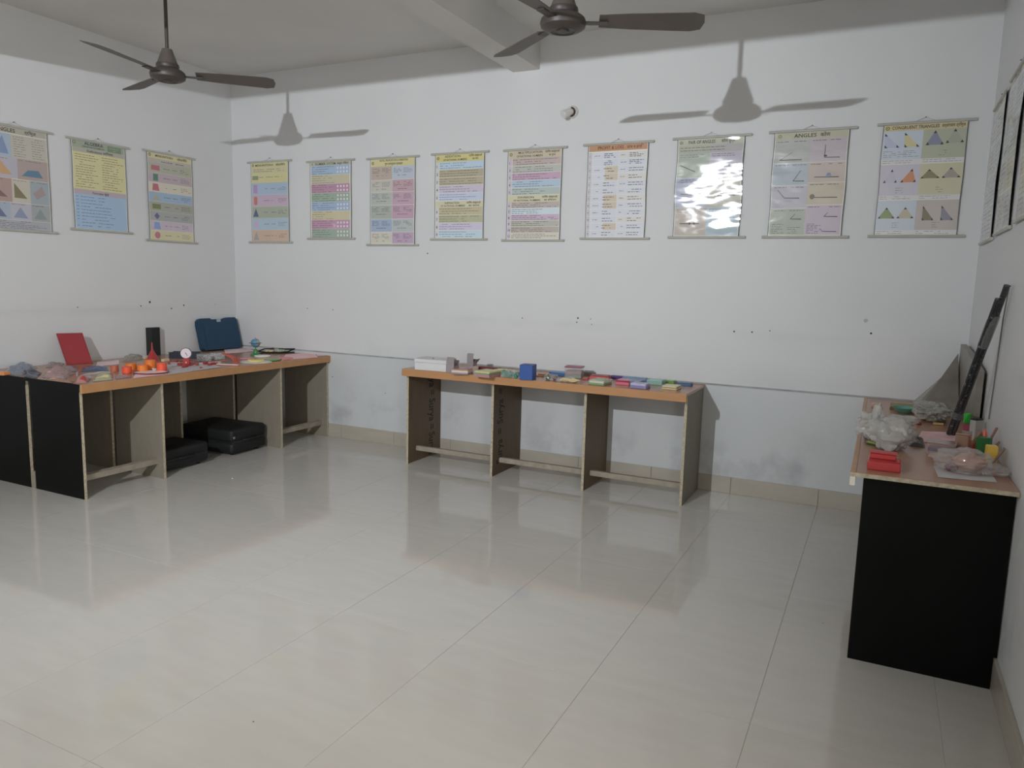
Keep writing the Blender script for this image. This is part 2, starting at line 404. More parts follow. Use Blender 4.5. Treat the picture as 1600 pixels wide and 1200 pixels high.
def emblem(s, u, v, r=.028):
    for rr, k, l in ((r, EMB, 2), (r*.6, C(170, 165, 120), 3), (r*.35, EMB, 4)):
        s.P([(u+rr*math.cos(a*math.pi/6), v-rr*.66*math.sin(a*math.pi/6)) for a in range(12)], k, l)
def rows(s, v0, v1, cols, u0=.03, u1=.97):
    n = len(cols)
    for i, k in enumerate(cols):
        a = v0+(v1-v0)*i/n; b = v0+(v1-v0)*(i+1)/n; s.R(u0, a, u1, b-.002, c(*k))
        yield i, a, b

def d_triangles_left(s):      # leftmost: types of triangle
    s.R(.02, .01, .98, .07, c(150, 145, 128)); s.T('TRIANGLES', .08, .058, .035, width=.42); s.T('त्रिभुज', .64, .055, .03)
    s.R(.02, .075, .42, .30, c(130, 150, 172)); s.R(.42, .075, .98, .30, c(160, 154, 140)); s.P([(.15, .27), (.38, .27), (.3, .1)], c(95, 120, 160))
    s.words(.46, .085, .70, .29, 9, th=.003); s.words(.74, .085, .96, .29, 9, th=.003)
    g = [((150, 145, 160), (178, 130, 70)), ((148, 128, 124), (60, 105, 135)), ((150, 120, 112), (110, 80, 75)), ((165, 158, 140), (112, 100, 62)), ((125, 140, 150), (140, 120, 120)), ((130, 145, 165), (75, 90, 125)), ((150, 148, 162), (105, 120, 150)), ((132, 138, 138), (110, 125, 125))]
    cell = [(.02, .30, .5, .50), (.5, .30, .98, .50), (.02, .50, .4, .73), (.4, .50, .68, .73), (.68, .50, .98, .73), (.02, .73, .36, .9), (.36, .73, .68, .9), (.68, .73, .98, .9)]
    for (a, b, d, e), (k, q) in zip(cell, g):
        s.R(a, b, d, e-.002, c(*k)); s.words(a+.02, b, d-.02, b+.03, 1, th=.003)
        x, y, w, h = a+(d-a)*.12, b+.04, (d-a)*.7, (e-b)*.62
        if q == (60, 105, 135): s.P([(x, y+h), (x+w, y+h), (x+w*.8, y+h*.45), (x+w*.3, y+h*.5)], c(*q))
        elif q == (112, 100, 62) or q == (110, 80, 75): s.P([(x, y+h), (x+w, y+h), (x, y)], c(*q))
        elif q == (140, 120, 120): s.P([(x, y+h*.6), (x+w*.3, y+h), (x+w, y+h*.6), (x+w*.7, y), (x+w*.4, y+h*.3)], c(*q))
        else: s.P([(x, y+h), (x+w, y+h), (x+w*.5, y)], c(*q))
    s.R(.02, .9, .98, .99, c(140, 142, 150)); s.words(.05, .905, .95, .985, 5, th=.003)
def d_algebra(s):
    s.R(.02, .01, .98, .085, c(128, 142, 122)); s.R(.66, .02, .92, .085, c(96, 122, 84), 2); s.words(.69, .03, .9, .08, 2, c(150, 160, 140), lay=3)
    s.T('ALGEBRA', .24, .048, .034, width=.34); s.T('DEFINITIONS & FORMULAE', .2, .075, .014, width=.4); emblem(s, .06, .035)
    s.R(.02, .085, .98, .135, c(150, 146, 130)); s.T('Definitions परिभाषा', .28, .125, .026, width=.48)
    s.R(.02, .135, .98, .545, c(184, 176, 112)); s.words(.06, .15, .48, .53, 14, c(70, 66, 50, 1), th=.0048); s.words(.54, .15, .95, .53, 14, c(70, 66, 50, 1), th=.0048)
    s.R(.02, .545, .98, .60, c(155, 140, 152)); s.T('Formulae सूत्र', .35, .587, .024, width=.3)
    s.R(.02, .60, .98, .985, c(122, 156, 190)); s.words(.05, .61, .10, .97, 10, c(50, 70, 110, 1.2)); s.words(.13, .61, .78, .97, 10, c(50, 70, 110, 1.2), ragged=.6)
def figure_rows(s, v0, v1, spec, u=.17):
    n = len(spec)
    for i, (bg, kind, fc) in enumerate(spec):
        a = v0+(v1-v0)*i/n; b = v0+(v1-v0)*(i+1)/n; s.R(.02, a, .98, b-.0015, c(*bg)); m = (a+b)/2; h = (b-a)*.36; w = .075; F = c(*fc)
        if kind == 'rect': s.P([(u-w*1.2, m+h*.7), (u+w*1.2, m+h*.7), (u+w*1.2, m-h*.7), (u-w*1.2, m-h*.7)], F)
        elif kind == 'sq': s.P([(u-w*.7, m+h), (u+w*.7, m+h), (u+w*.7, m-h), (u-w*.7, m-h)], F)
        elif kind == 'trap': s.P([(u-w, m+h), (u+w, m+h), (u+w*.6, m-h), (u-w*.8, m-h)], F)
        elif kind == 'tri': s.P([(u-w, m+h), (u+w, m+h), (u, m-h)], F)
        elif kind == 'dia': s.P([(u-w*.8, m), (u, m+h), (u+w*.8, m), (u, m-h)], F)
        elif kind == 'circ': s.P([(u+w*.8*math.cos(t*math.pi/8), m-h*math.sin(t*math.pi/8)) for t in range(16)], F)
        elif kind == 'cyl': s.P([(u-w*.6, m+h*.8), (u, m+h*1.05), (u+w*.6, m+h*.8), (u+w*.6, m-h*.8), (u, m-h*1.05), (u-w*.6, m-h*.8)], F)
        s.words(.34, m-.012, .5, m+.012, 1); s.words(.54, m-.01, .68, m+.01, 1); s.words(.72, m-.028, .95, m+.028, 3, th=.0035)
def d_mens1(s):
    s.R(.02, .01, .98, .07, c(182, 174, 118)); emblem(s, .06, .035); s.T('MENSURATION-I', .18, .05, .026, width=.38); s.T('क्षेत्रमिति-I', .66, .05, .024, width=.22)
    s.R(.02, .07, .98, .12, c(160, 150, 140)); s.words(.3, .08, .95, .115, 1, th=.006)
    figure_rows(s, .12, .99, [((150, 152, 130), 'rect', (170, 70, 95)), ((160, 140, 150), 'sq', (60, 120, 90)), ((180, 172, 152), 'trap', (170, 70, 95)), ((120, 150, 178), 'tri', (150, 150, 110)), ((140, 142, 128), 'rect', (108, 116, 52)), ((138, 142, 140), 'dia', (72, 78, 125)), ((165, 150, 165), 'trap', (90, 130, 190)), ((180, 172, 125), 'circ', (172, 80, 110))])
def d_mens2(s):
    s.R(.02, .01, .98, .075, c(180, 172, 112)); emblem(s, .06, .04); s.T('MENSURATION-II', .13, .055, .026, width=.47); s.T('क्षेत्रमिति-II', .67, .055, .024, width=.24)
    s.R(.02, .075, .98, .14, c(176, 168, 118)); s.words(.08, .085, .95, .13, 2, th=.004)
    s.R(.02, .14, .98, .26, c(182, 174, 110)); s.R(.04, .17, .2, .22, c(110, 130, 90), 2); s.words(.22, .17, .95, .21, 1)
    figure_rows(s, .26, .99, [((130, 156, 182), 'sq', (150, 110, 170)), ((165, 140, 165), 'cyl', (176, 90, 60)), ((140, 150, 128), 'tri', (60, 80, 120)), ((135, 162, 182), 'circ', (165, 140, 180)), ((178, 148, 122), 'tri', (140, 130, 130))], .12)
def d_numsys(s):
    s.R(.02, .01, .98, .06, c(160, 160, 140)); emblem(s, .06, .035, .02); s.T('NUMBER SYSTEM', .13, .05, .03, width=.5); s.T('संख्या निकाय', .66, .05, .026, width=.28)
    for i, a, b in rows(s, .06, .99, [(125, 155, 185), (170, 162, 130), (160, 110, 140), (125, 150, 130), (122, 150, 185), (175, 165, 125), (165, 115, 145), (130, 150, 132)]):
        s.words(.05, a, .62, b, 4, c(60, 60, 75, 1), th=.004, ragged=.5)
        for r_ in range(2):
            for k in range(4):
                if (i in (1, 5)): continue
                u, v = .68+.075*k, a+(b-a)*(.3+.42*r_)
                s.P([(u+.02*math.cos(t*math.pi/4), v-.016*math.sin(t*math.pi/4)) for t in range(8)], c(190, 185, 195))
def d_uses(s):
    s.R(.02, .01, .98, .095, c(184, 176, 110)); emblem(s, .06, .055); s.T('RATIO, PROPORTION & VARIATION', .22, .04, .022, width=.62); s.T('गुण समानुपात व्यवहार', .33, .08, .024, width=.4)
    g = [[(160, 142, 128), (150, 162, 180)], [(165, 162, 150), (165, 130, 142)], [(150, 156, 150), (165, 130, 150)], [(142, 150, 140), (165, 125, 150)], [(125, 145, 175), (150, 158, 160)], [(175, 170, 155), (160, 130, 160)]]
    hs = [.095, .25, .39, .54, .70, .85, .985]
    for i, rr in enumerate(g):
        for j, k in enumerate(rr):
            u0 = .02+.48*j; s.R(u0, hs[i], u0+.477, hs[i+1]-.003, c(*k))
            s.words(u0+.03, hs[i]+.02, u0+.21, hs[i]+.08, 4, c(80, 75, 85, 1.1), th=.004); s.words(u0+.25, hs[i]+.02, u0+.45, hs[i]+.08, 4, c(80, 75, 85, 1.1), th=.004)
            s.words(u0+.12, hs[i]+.09, u0+.4, hs[i]+.12, 1)
def ration(s, t1, h1, t2, h2, split, top, bot, start, hcol, sub):
    s.R(.02, .01, .98, .095, c(*hcol)); emblem(s, .06, .05)
    s.T(t1, .36, .045, .024, width=.32, anchor='c') if len(t1) < 11 else s.T(t1, .42, .045, .024, width=.44, anchor='c')
    s.T('OF RATIONAL NUMBERS', .41, .083, .022, width=.48, anchor='c'); s.T('परिमेय संख्याओं', .69, .045, .022, width=.26); s.T(h1, .76, .08, .02, width=.12)
    def block(v0, v1, cols, num, body):
        n = len(cols)
        for i, k in enumerate(cols):
            a = v0+(v1-v0)*i/n; b = v0+(v1-v0)*(i+1)/n
            s.R(.02, a, .085, b-.003, c(176, 174, 180) if body else c(170, 158, 176)); s.T(str(num+i), .035, b-(b-a)*.28, .03 if body else .024)
            s.R(.09, a, .98, b-.003, c(*k)); s.words(.1, a+.004, .97, b-.004, 3, c(70, 66, 80, 1), th=.0042, ragged=.5)
    block(.095, split, top, 1, hcol[0] < 190 and sub)
    s.R(.02, split, .98, split+.075, c(182, 176, 140)); s.T(t2, .36, split+.034, .022, width=.3, anchor='c'); s.T('OF RATIONAL NUMBERS', .38, split+.066, .02, width=.5, anchor='c')
    s.T('परिमेय संख्याओं', .66, split+.034, .022, width=.28); s.T(h2, .7, split+.066, .02, width=.22)
    block(split+.075, .985, bot, len(top)+1, sub)
def d_add(s):
    ration(s, 'ADDITION', 'का योग', 'SUBTRACTION', 'का घटाना', .55, [(150, 176, 200), (158, 148, 118), (160, 150, 120), (170, 160, 182), (160, 172, 205)],
           [(170, 158, 118), (158, 156, 118), (172, 164, 190), (155, 182, 210)], 1, (186, 176, 96), True)
def d_mul(s):
    ration(s, 'MULTIPLICATION', 'का गुणन', 'DIVISION', 'का विभाजन', .50, [(166, 148, 142), (158, 162, 152), (170, 132, 162), (140, 168, 190), (150, 164, 160)],
           [(164, 150, 142), (168, 186, 206), (172, 146, 172), (158, 158, 146), (160, 148, 138), (182, 176, 158)], 1, (176, 162, 132), False)
def d_profit(s):
    s.R(.02, .008, .98, .075, c(172, 118, 66)); s.T('PROFIT & LOSS', .17, .056, .034, (.12, .03, .01), width=.43); s.T('लाभ व हानि', .65, .056, .03, (.12, .03, .01), width=.27)
    n = 12; v0 = .085
    for i in range(n):
        a = v0+(.985-v0)*i/n; b = v0+(.985-v0)*(i+1)/n; k1 = (176, 180, 192) if i not in (2, 3, 6, 7, 10) else (180, 164, 142); k2 = (178, 182, 192) if i % 3 else (184, 182, 180)
        s.R(.02, a, .075, b-.003, c(168, 164, 176)); s.R(.08, a, .52, b-.003, c(180, 182, 194)); s.R(.30, a, .52, b-.003, c(*k1), 1.6); s.R(.525, a, .98, b-.003, c(*k2))
        m = (a+b)/2; s.words(.12, m-.006, .24, m+.006, 1); s.words(.28, a+.01, .48, b-.01, 3 if i < 2 else 2, th=.006); s.words(.56, m-.006, .66, m+.006, 1); s.words(.7, a+.012, .95, b-.012, 3 if i < 2 else 2, th=.006)
        s.T(str(i+1), .032, m+.008, .016)
def d_pair(s):
    s.R(.02, .008, .98, .075, c(158, 160, 140)); emblem(s, .06, .045, .024); s.T('PAIR OF ANGLES', .17, .06, .034, width=.4); s.T('कोण युग्म', .66, .058, .03, width=.2)
    s.R(.02, .075, .5, .15, c(150, 152, 135)); s.R(.5, .075, .98, .15, c(150, 145, 148)); s.words(.05, .085, .95, .14, 2)
    for (a, b, d, e, k) in [(.02, .15, .5, .40, (142, 156, 140)), (.5, .15, .98, .40, (160, 155, 170)), (.02, .40, .5, .70, (142, 146, 172)), (.5, .40, .98, .70, (160, 158, 142)), (.02, .70, .5, .985, (160, 146, 135)), (.5, .70, .98, .985, (138, 160, 172))]:
        s.R(a, b, d, e-.003, c(*k)); s.words(a+.03, b+.01, d-.03, b+.05, 2, c(90, 90, 105, 1))
    line = lambda p, q, t=.004: s.P([(p[0], p[1]-t), (p[0], p[1]+t), (q[0], q[1]+t), (q[0], q[1]-t)], INK, 3)
    line((.06, .27), (.3, .34)); line((.56, .30), (.85, .30)); line((.1, .56), (.4, .56)); line((.56, .58), (.9, .58)); line((.56, .86), (.9, .86)); line((.1, .86), (.4, .86))
    for u, v in ((.25, .86), (.32, .86), (.74, .83), (.74, .88), (.26, .56), (.8, .285)): s.P([(u+.02*math.cos(t*math.pi/4), v-.012*math.sin(t*math.pi/4)) for t in range(8)], INK, 4)
def d_angles(s):
    s.R(.02, .008, .98, .08, c(160, 155, 128)); emblem(s, .08, .045, .024); s.T('ANGLES', .27, .062, .036, width=.3); s.T('कोण', .62, .062, .034, width=.13)
    for (a, b, d, e, k) in [(.02, .08, .5, .30, (148, 152, 148)), (.5, .08, .98, .30, (160, 148, 156)), (.02, .30, .5, .51, (140, 154, 164)), (.5, .30, .98, .49, (165, 148, 138)), (.02, .51, .5, .73, (155, 150, 164)), (.5, .49, .98, .70, (166, 156, 132)), (.02, .73, .5, .985, (140, 150, 134)), (.5, .70, .98, .985, (160, 144, 160))]:
        s.R(a, b, d, e-.003, c(*k)); s.words(a+.03, b+.005, a+.24, b+.03, 1); s.words(a+.26, b+.005, d-.02, b+.03, 1)
    def ray(u, v, w, h):
        s.P([(u-.004, v), (u+w, v+.004), (u+w, v-.004), (u+.004, v-.006)], INK, 3); s.P([(u-.005, v), (u+.005, v), (u+h[0]+.004, v-h[1]), (u+h[0]-.004, v-h[1])], INK, 3)
    ray(.70, .26, .2, (0, .12)); ray(.58, .44, .32, (-.0, .0)); ray(.56, .63, .34, (.02, .03)); ray(.10, .27, .3, (.16, .07)); ray(.3, .47, .15, (.1, .1)); ray(.2, .63, .2, (-.1, .08)); ray(.3, .83, .15, (.06, .05)); ray(.75, .81, .18, (.05, .04)); ray(.75, .95, .18, (-.04, .03))
    s.P([(.69, .25), (.73, .25), (.73, .235), (.69, .235)], c(60, 45, 50, 1), 4); s.P([(.73, .43), (.8, .43), (.79, .4), (.75, .4)], c(90, 120, 160), 4)
    s.P([(.57+.035*math.cos(t*math.pi/6), .62-.025*math.sin(t*math.pi/6)) for t in range(12)], c(110, 95, 75, 1.4), 4)
    s.words(.05, .87, .24, .97, 6, c(80, 100, 80, 1)); s.words(.27, .9, .45, .97, 4, c(80, 100, 80, 1)); s.words(.53, .87, .72, .97, 7, c(90, 80, 100, 1))
def d_congruent(s):
    s.R(.01, .006, .99, .065, c(176, 162, 108)); emblem(s, .055, .038, .026); s.T('CONGRUENT TRIANGLES', .11, .05, .028, (.05, .03, .05), width=.56); s.T('सर्वांगसम त्रिभुज', .70, .05, .026, (.05, .03, .05), width=.27)
    cells = [(.01, .065, .49, .36, (160, 170, 185)), (.49, .065, .99, .36, (148, 154, 128)), (.01, .36, .49, .68, (166, 160, 176)), (.49, .36, .99, .68, (172, 166, 132)), (.01, .68, .49, .99, (158, 170, 182)), (.49, .68, .99, .99, (160, 150, 144))]
    tr = [[((.03, .08), (.04, .21), (.22, .21), (150, 156, 185)), ((.27, .08), (.28, .21), (.46, .21), (180, 168, 110))],
          [((.63, .075), (.53, .20), (.74, .20), (110, 112, 140)), ((.86, .07), (.76, .19), (.97, .19), (140, 145, 125))],
          [((.16, .40), (.05, .52), (.22, .52), (160, 155, 175)), ((.40, .40), (.26, .52), (.45, .52), (186, 110, 50))],
          [((.60, .41), (.50, .49), (.73, .49), (118, 112, 70)), ((.85, .40), (.75, .49), (.97, .49), (138, 130, 120))],
          [((.13, .74), (.03, .84), (.24, .84), (112, 130, 70)), ((.36, .74), (.26, .84), (.47, .84), (160, 150, 122))],
          [((.57, .73), (.57, .86), (.71, .86), (108, 100, 75)), ((.79, .73), (.79, .86), (.94, .86), (112, 108, 130))]]
    for (a, b, d, e, k), ts in zip(cells, tr):
        s.R(a, b, d, e-.003, c(*k)); s.R(a, e-.045, d, e-.003, c(178, 178, 178), 1.5); s.words(a+.02, e-.042, d-.02, e-.006, 2, c(90, 90, 100, 1.2), th=.003)
        s.words(a+.2, e-.12, a+.3, e-.06, 3, c(90, 85, 80, 1.2), th=.003)
        for (p0, p1, p2, k2) in ts:
            s.P([p0, p1, p2], c(*k2)); q = c(60, 50, 55, 1.2)
            for P0, A, B in ((p0, p1, p2), (p1, p0, p2), (p2, p0, p1)):
                s.P([P0, tuple(P0[i]+(A[i]-P0[i])*.2 for i in (0, 1)), tuple(P0[i]+(B[i]-P0[i])*.2 for i in (0, 1))], q, 3)
    s.words(.03, .235, .23, .30, 4, c(90, 90, 105, 1.2), th=.003); s.words(.27, .235, .46, .30, 4, c(90, 90, 105, 1.2), th=.003)
ZT = 2.455
B = [(.462, 'yellow headed measuring formulas chart, leftmost on the back wall', d_mens2, 'calm', .001, 2.462, .722),
     (1.163, 'striped blue, yellow and pink number chart, second chart from the left on the back wall', d_numsys, 'mid', .0015, 2.437, .664),
     (1.816, 'glary two-column chart of small boxes under a yellow title, third on the back wall', d_uses, 'mid', .002, 2.433, .713),
     (2.459, 'numbered chart on adding and subtracting rational numbers, yellow title', d_add, 'calm', .001, 2.438, .672),
     (3.114, 'numbered chart on multiplying and dividing rational numbers, beige title', d_mul, 'calm', .001, 2.436, .678),
     (3.768, 'profit and loss chart with an orange title bar', d_profit, 'calm', .0022, 2.441, .670),
     (4.424, 'badly wrinkled glossy chart with white glare, right of the profit and loss chart', d_pair, 'wavy', .0045, 2.447, .668),
     (5.061, 'pale ANGLES chart with a streak of glare on its left half', d_angles, 'streak', .003, 2.452, .672),
     (5.700, 'congruent triangles chart, rightmost on the back wall', d_congruent, 'calm', .0022, 2.459, .675)]
for i, (x, lab, dr, kd, amp, zt, hh) in enumerate(B):
    poster(lab, (x, 0, zt), 0, dr, kd, amp, i+1.3, h=hh, off=.004 if i > 5 else 0)
LFT = [(-1.98, 'chart of coloured triangles cut off by the left edge of the picture', d_triangles_left, 2.425, .715), (-1.352, 'ALGEBRA chart with a yellow block above a blue block on the left wall', d_algebra, 2.422, .672),
       (-.702, 'chart of rows of small shapes, nearest the corner on the left wall', d_mens1, 2.434, .728)]
for i, (y, lab, dr, zt, hh) in enumerate(LFT):
    poster(lab, (0, y, zt), R(90), dr, 'calm', .0015, i+11.3, h=hh)
def d_grey(k):
    def f(s):
        s.R(.01, .006, .99, .06, c(150, 142, 100)); s.T('GEOMETRY', .2, .05, .03, width=.5)
        for j in range(4):
            for i in range(2): s.R(.01+.49*i, .065+.23*j, .495+.49*i, .29+.23*j, c(*[(150, 155, 158), (158, 156, 146), (146, 152, 150)][(i+j+k) % 3])); s.words(.05+.49*i, .09+.23*j, .45+.49*i, .27+.23*j, 6, c(110, 110, 110, 1.5))
    return f
for i, (y, lab) in enumerate([(-.40, 'edge-on glossy chart nearest the corner on the right wall'), (-1.02, 'edge-on glossy chart, second from the corner on the right wall'), (-1.66, 'glossy chart with a brown header at the right edge of the picture')]):
    poster(lab, (W, y, 2.475+.012*i), R(-90), d_grey(i), 'mid', .004, i+21.3, h=.745)

# ------------------------------------------------------------------ tables
def edged_panel(parent, m, x0, y0, x1, y1, z1, front, name='side_panel', notch=None):
    "a board standing on the floor; its raw front edge is a separate strip"
    if front == '-y':
        o = box(name, m, x0, y0+.002, 0, x1, y1, z1, parent); box('raw_edge', EDGE, x0, y0, 0, x1, y0+.0018, z1, o)
    else:
        o = box(name, m, x0, y0, 0, x1-.002, y1, z1, parent); box('raw_edge', EDGE, x1-.0018, y0, 0, x1, y1, z1, o)
    return o
# middle table against the back wall
mt = thing('table', 'long narrow wooden table with orange edge in the middle of the back wall', 'table', (3.39, -.29, 0))
ox, oy = 3.39, -.29
def MX(x): return x-ox
def MY(y): return y-oy
ZM = .76; mback = -.0125
box('tabletop', LAM2, MX(2.303), MY(-.545), ZM-.018, MX(4.488), MY(mback), ZM, mt, .001)
box('front_edging', LAM, MX(2.303), MY(-.565), ZM-.054, MX(4.488), MY(-.5455), ZM, mt, .0015)
pm = [(2.298, PLYD), (3.045, PLYD), (3.768, PLYW), (4.462, PLY)]
pan = []
for x, m_ in pm:
    pan.append(edged_panel(mt, m_, MX(x), MY(-.489), MX(x+.018), MY(mback), ZM-.0185, '-y'))
for a, b in zip(pm, pm[1:]):
    M = Matrix.Translation((0, MY(-.36), .105)) @ Matrix.Rotation(R(-4), 4, 'X')
    mb = MB(); mb.box(MX(a[0]+.0185), -.02, -.018, MX(b[0]-.0005), .02, .018, M=M); mb.done('stretcher', BATT, mt)
INKB = mat('stamped_ink', (.02, .015, .012), .7)
def stamp(panel, x, yc, zs, flip, text, size):
    for z in zs:
        V, F = glyphs(text); w = max(p[0] for p in V); me = bpy.data.meshes.new('stamped_lettering')
        P = []
        for a, b in V:
            a2 = (a-w/2)*size; b2 = (b-.3)*size*1.5
            P.append((x, yc-b2*-1 if not flip else yc-b2, z-a2 if not flip else z+a2))
        me.from_pydata(P, [], F); me.materials.append(INKB); me.update()
        o = bpy.data.objects.new('stamped_lettering', me); COL.objects.link(o); o.parent = panel
for z, tx in ((.385, 'Surya'), (.105, 'Surya'), (.245, '='), (.53, '='), (.665, 'Surya')):
    stamp(pan[0], MX(2.3167), MY(-.15), (z,), False, tx, .085)
for z, tx in ((.475, 'Surya'), (.17, 'Surya'), (.325, '='), (.63, '=')):
    stamp(pan[1], MX(3.0637), MY(-.375), (z,), True, tx, .085)

# left: two tables side by side; front one and the one against the left wall
ZL = .738
lt = thing('table', 'long wooden table with orange edge and black end panel, left, facing the room', 'table', (.9, -1.18, 0))
def LX(x): return x-.9
def LY(y): return y+1.18
box('tabletop', LAM2, LX(.612), LY(-2.337), ZL-.018, LX(1.132), LY(mback), ZL, lt, .001)
box('front_edging', LAM, LX(1.1325), LY(-2.355), ZL-.056, LX(1.152), LY(mback), ZL, lt, .0015)
def end_panel(parent, fx, fy, x0, x1, y, z1, notch=0):
    o = box('end_panel', PLY, fx(x0), fy(y+.003), 0, fx(x1-.002), fy(y+.018), z1, parent)
    box('black_facing', BLACK, fx(x0), fy(y), 0, fx(x1-.002), fy(y+.0028), z1, o); box('raw_edge', EDGE, fx(x1-.0018), fy(y), 0, fx(x1), fy(y+.018), z1-.03, o)
    return o
end_panel(lt, LX, LY, .63, 1.128, -2.3555, ZL-.019)
box('end_lip', BLACK, LX(.612), LY(-2.3555), ZL-.0188, LX(1.132), LY(-2.3375), ZL-.001, lt)
for y in (-1.765, -.614, -.032):
    edged_panel(lt, PLY, LX(.63), LY(y), LX(1.125), LY(y+.018), ZL-.0185, '+x')
for a, b in ((-2.337, -1.7655), (-.5955, -.0325)):
    M = Matrix.Translation((LX(1.045), 0, .122)) @ Matrix.Rotation(R(6), 4, 'Y')
    MB().box(-.02, LY(a), -.019, .02, LY(b), .019, M=M).done('stretcher', BATT, lt)
rtb = thing('table', 'wooden table with black end panel against the left wall, behind the front one', 'table', (.3, -1.18, 0))
def QX(x): return x-.3
box('tabletop', LAM2, QX(.014), LY(-2.337), ZL-.018, QX(.61), LY(mback), ZL, rtb, .001)
end_panel(rtb, QX, LY, .014, .582, -2.3555, ZL-.019); box('end_lip', BLACK, QX(.014), LY(-2.3555), ZL-.0188, QX(.61), LY(-2.3375), ZL-.001, rtb)
for y in (-1.765, -1.16, -.614, -.032):
    edged_panel(rtb, PLY, QX(.014), LY(y), QX(.585), LY(y+.018), ZL-.0185, '+x')
MB().box(-.014, -.008, .0, .014, .012, .115, bev=.002).done('foot_block', BATT, rtb, loc=(QX(.605), LY(-2.35), 0))

# right table
rt_ = thing('table', 'table with peach top, raw cream edge and big black end panel, right foreground', 'table', (5.78, -1.12, 0))
def RX(x): return x-5.78
def RY(y): return y+1.12
ZR = .763
box('tabletop', LAM2, RX(5.525), RY(-2.236), ZR-.016, RX(W-.002), RY(mback), ZR, rt_, .0008)
box('raw_edge', EDGE, RX(5.505), RY(-2.2405), ZR-.016, RX(W-.002), RY(-2.2365), ZR-.0005, rt_)
box('front_edging', LAM, RX(5.505), RY(-2.236), ZR-.05, RX(5.5245), RY(mback), ZR, rt_, .001)
box('edging_end', mat('cream_end', (.75, .7, .6), .5), RX(5.505), RY(-2.2402), ZR-.05, RX(5.5245), RY(-2.2365), ZR-.0165, rt_)
poly = [(5.551, 0), (6.034, 0), (6.034, .125), (W-.003, .125), (W-.003, ZR-.0165), (5.551, ZR-.0165)]
Mx = Matrix(((1, 0, 0, -5.78), (0, 0, 1, 1.12), (0, 1, 0, 0), (0, 0, 0, 1)))
ep = MB().prism(poly, -2.182, -2.168, Mx).done('end_panel', PLY, rt_)
MB().prism([(x+(.0015 if x < 6 else 0), z) for x, z in poly], -2.185, -2.1822, Mx).done('black_facing', BLACK, ep)
for y in (-1.45, -.75, -.03):
    box('side_panel', PLY, RX(5.56), RY(y), 0, RX(6.034), RY(y+.018), ZR-.0165, rt_)

# ------------------------------------------------------------------ suitcases and floor bits
def suitcase(label, cx, cy, rz, lx, ly, h, feet=True, logo=False):
    t = thing('suitcase', label, 'suitcase', (cx, cy, .0), rz)
    MB().box(-lx/2, -ly/2, .018, lx/2, ly/2, h*.5, bev=.028, seg=3).done('lower_shell', BLKM, t, True)
    MB().box(-lx/2, -ly/2, h*.5+.003, lx/2, ly/2, h, bev=.028, seg=3).done('upper_shell', BLKM, t, True)
    MB().box(-lx/2+.012, -ly/2+.012, h*.5-.03, lx/2-.012, ly/2-.012, h*.5+.032).done('zip_band', mat('black_zip', (.02, .02, .022), .35), t)
    for sx in (-1, 1):
        for sy in (-1, 1): MB().cyl(sx*(lx/2-.06), sy*(ly/2-.06), 0, .03, .014, 12).done('foot', BLKM, t, True)
    MB().tube([(lx/2-.002, -.07, h*.55), (lx/2+.018, -.06, h*.55), (lx/2+.018, .06, h*.55), (lx/2-.002, .07, h*.55)], .006, 8).done('handle', BLKM, t, True)
    if logo: MB().lathe([(.012, 0), (.009, .004)], 14, Matrix.Translation((lx/2+.001, -ly*.44, h*.7)) @ Matrix.Rotation(R(90), 4, 'Y')).done('silver_badge', METALG, t, True)
    return t
pA = at(363, 713.5, 0); pB = at(421, 699.5, 0)
suitcase('large black suitcase lying flat on the floor under the left table', .73, -.87, R(4), .56, .40, .215, logo=True)
suitcase('small black box-like case beside the second panel under the left table', .84, -1.49, R(3), .36, .44, .17)
CH = mat('white_chalk', (.8, .8, .78), .8)
p = at(363, 748, 0); tag(MB().ball(.008, .006, .005, (0, 0, 0), 2, .3, seed=3).done('paper_scrap', CH, None, True, loc=(p.x, p.y, 0)), 'tiny white scrap on the floor in front of the suitcases', 'scrap')
p = at(396, 1128, 0); tag(MB().ball(.004, .003, .002, (0, 0, 0), 1, .3).done('grit', mat('grit_brown', (.12, .1, .08), .8), None, True, loc=(p.x, p.y, 0)), 'tiny brown speck on the floor at the bottom left', 'speck')
p = at(1286, 974, 0); tag(MB().ball(.004, .003, .002, (0, 0, 0), 1, .3).done('grit', MATS['grit_brown'], None, True, loc=(p.x, p.y, 0)), 'tiny dark speck on the floor left of the black end panel', 'speck')
#PART2
# ------------------------------------------------------------------ small things on the tables
def plastic(name, r, g, b, k=1.9, rough=.35, **kw):
    v = C(r, g, b, k*.80); q = sum(v)/3
    return mat('p_'+name, tuple(q+(w-q)*.86 for w in v), rough, .04, 12, **kw)
def film(name, tint, a, bump=.003, sc=25):
    m = mat('film_'+name, tint, .12, .05, sc, bump=bump, bump_scale=sc, spec=.9, alpha=a); return m
CLEAR = film('clear', (.75, .75, .73), .22)
MILKY = film('milky', (.60, .59, .565), .6, .004, 16)
PINKF = film('pink', (.42, .30, .29), .62, .004, 20)
BLUEF = film('blue', (.30, .34, .41), .62, .004, 20)
GREYF = film('grey', (.42, .42, .38), .62, .004, 16)
def frame2(xl, yl, xr, yr, z):
    a = at(xl, yl, z); b = at(xr, yr, z); u = (b-a); w = Vector((u.x, u.y)).length
    return (a+b)/2, math.atan2(u.y, u.x), w
def T(name, label, cat, px, z, group=None):
    o, rz, w = frame2(*px, z); return thing(name, label, cat, (o.x, o.y, z), rz, group), w
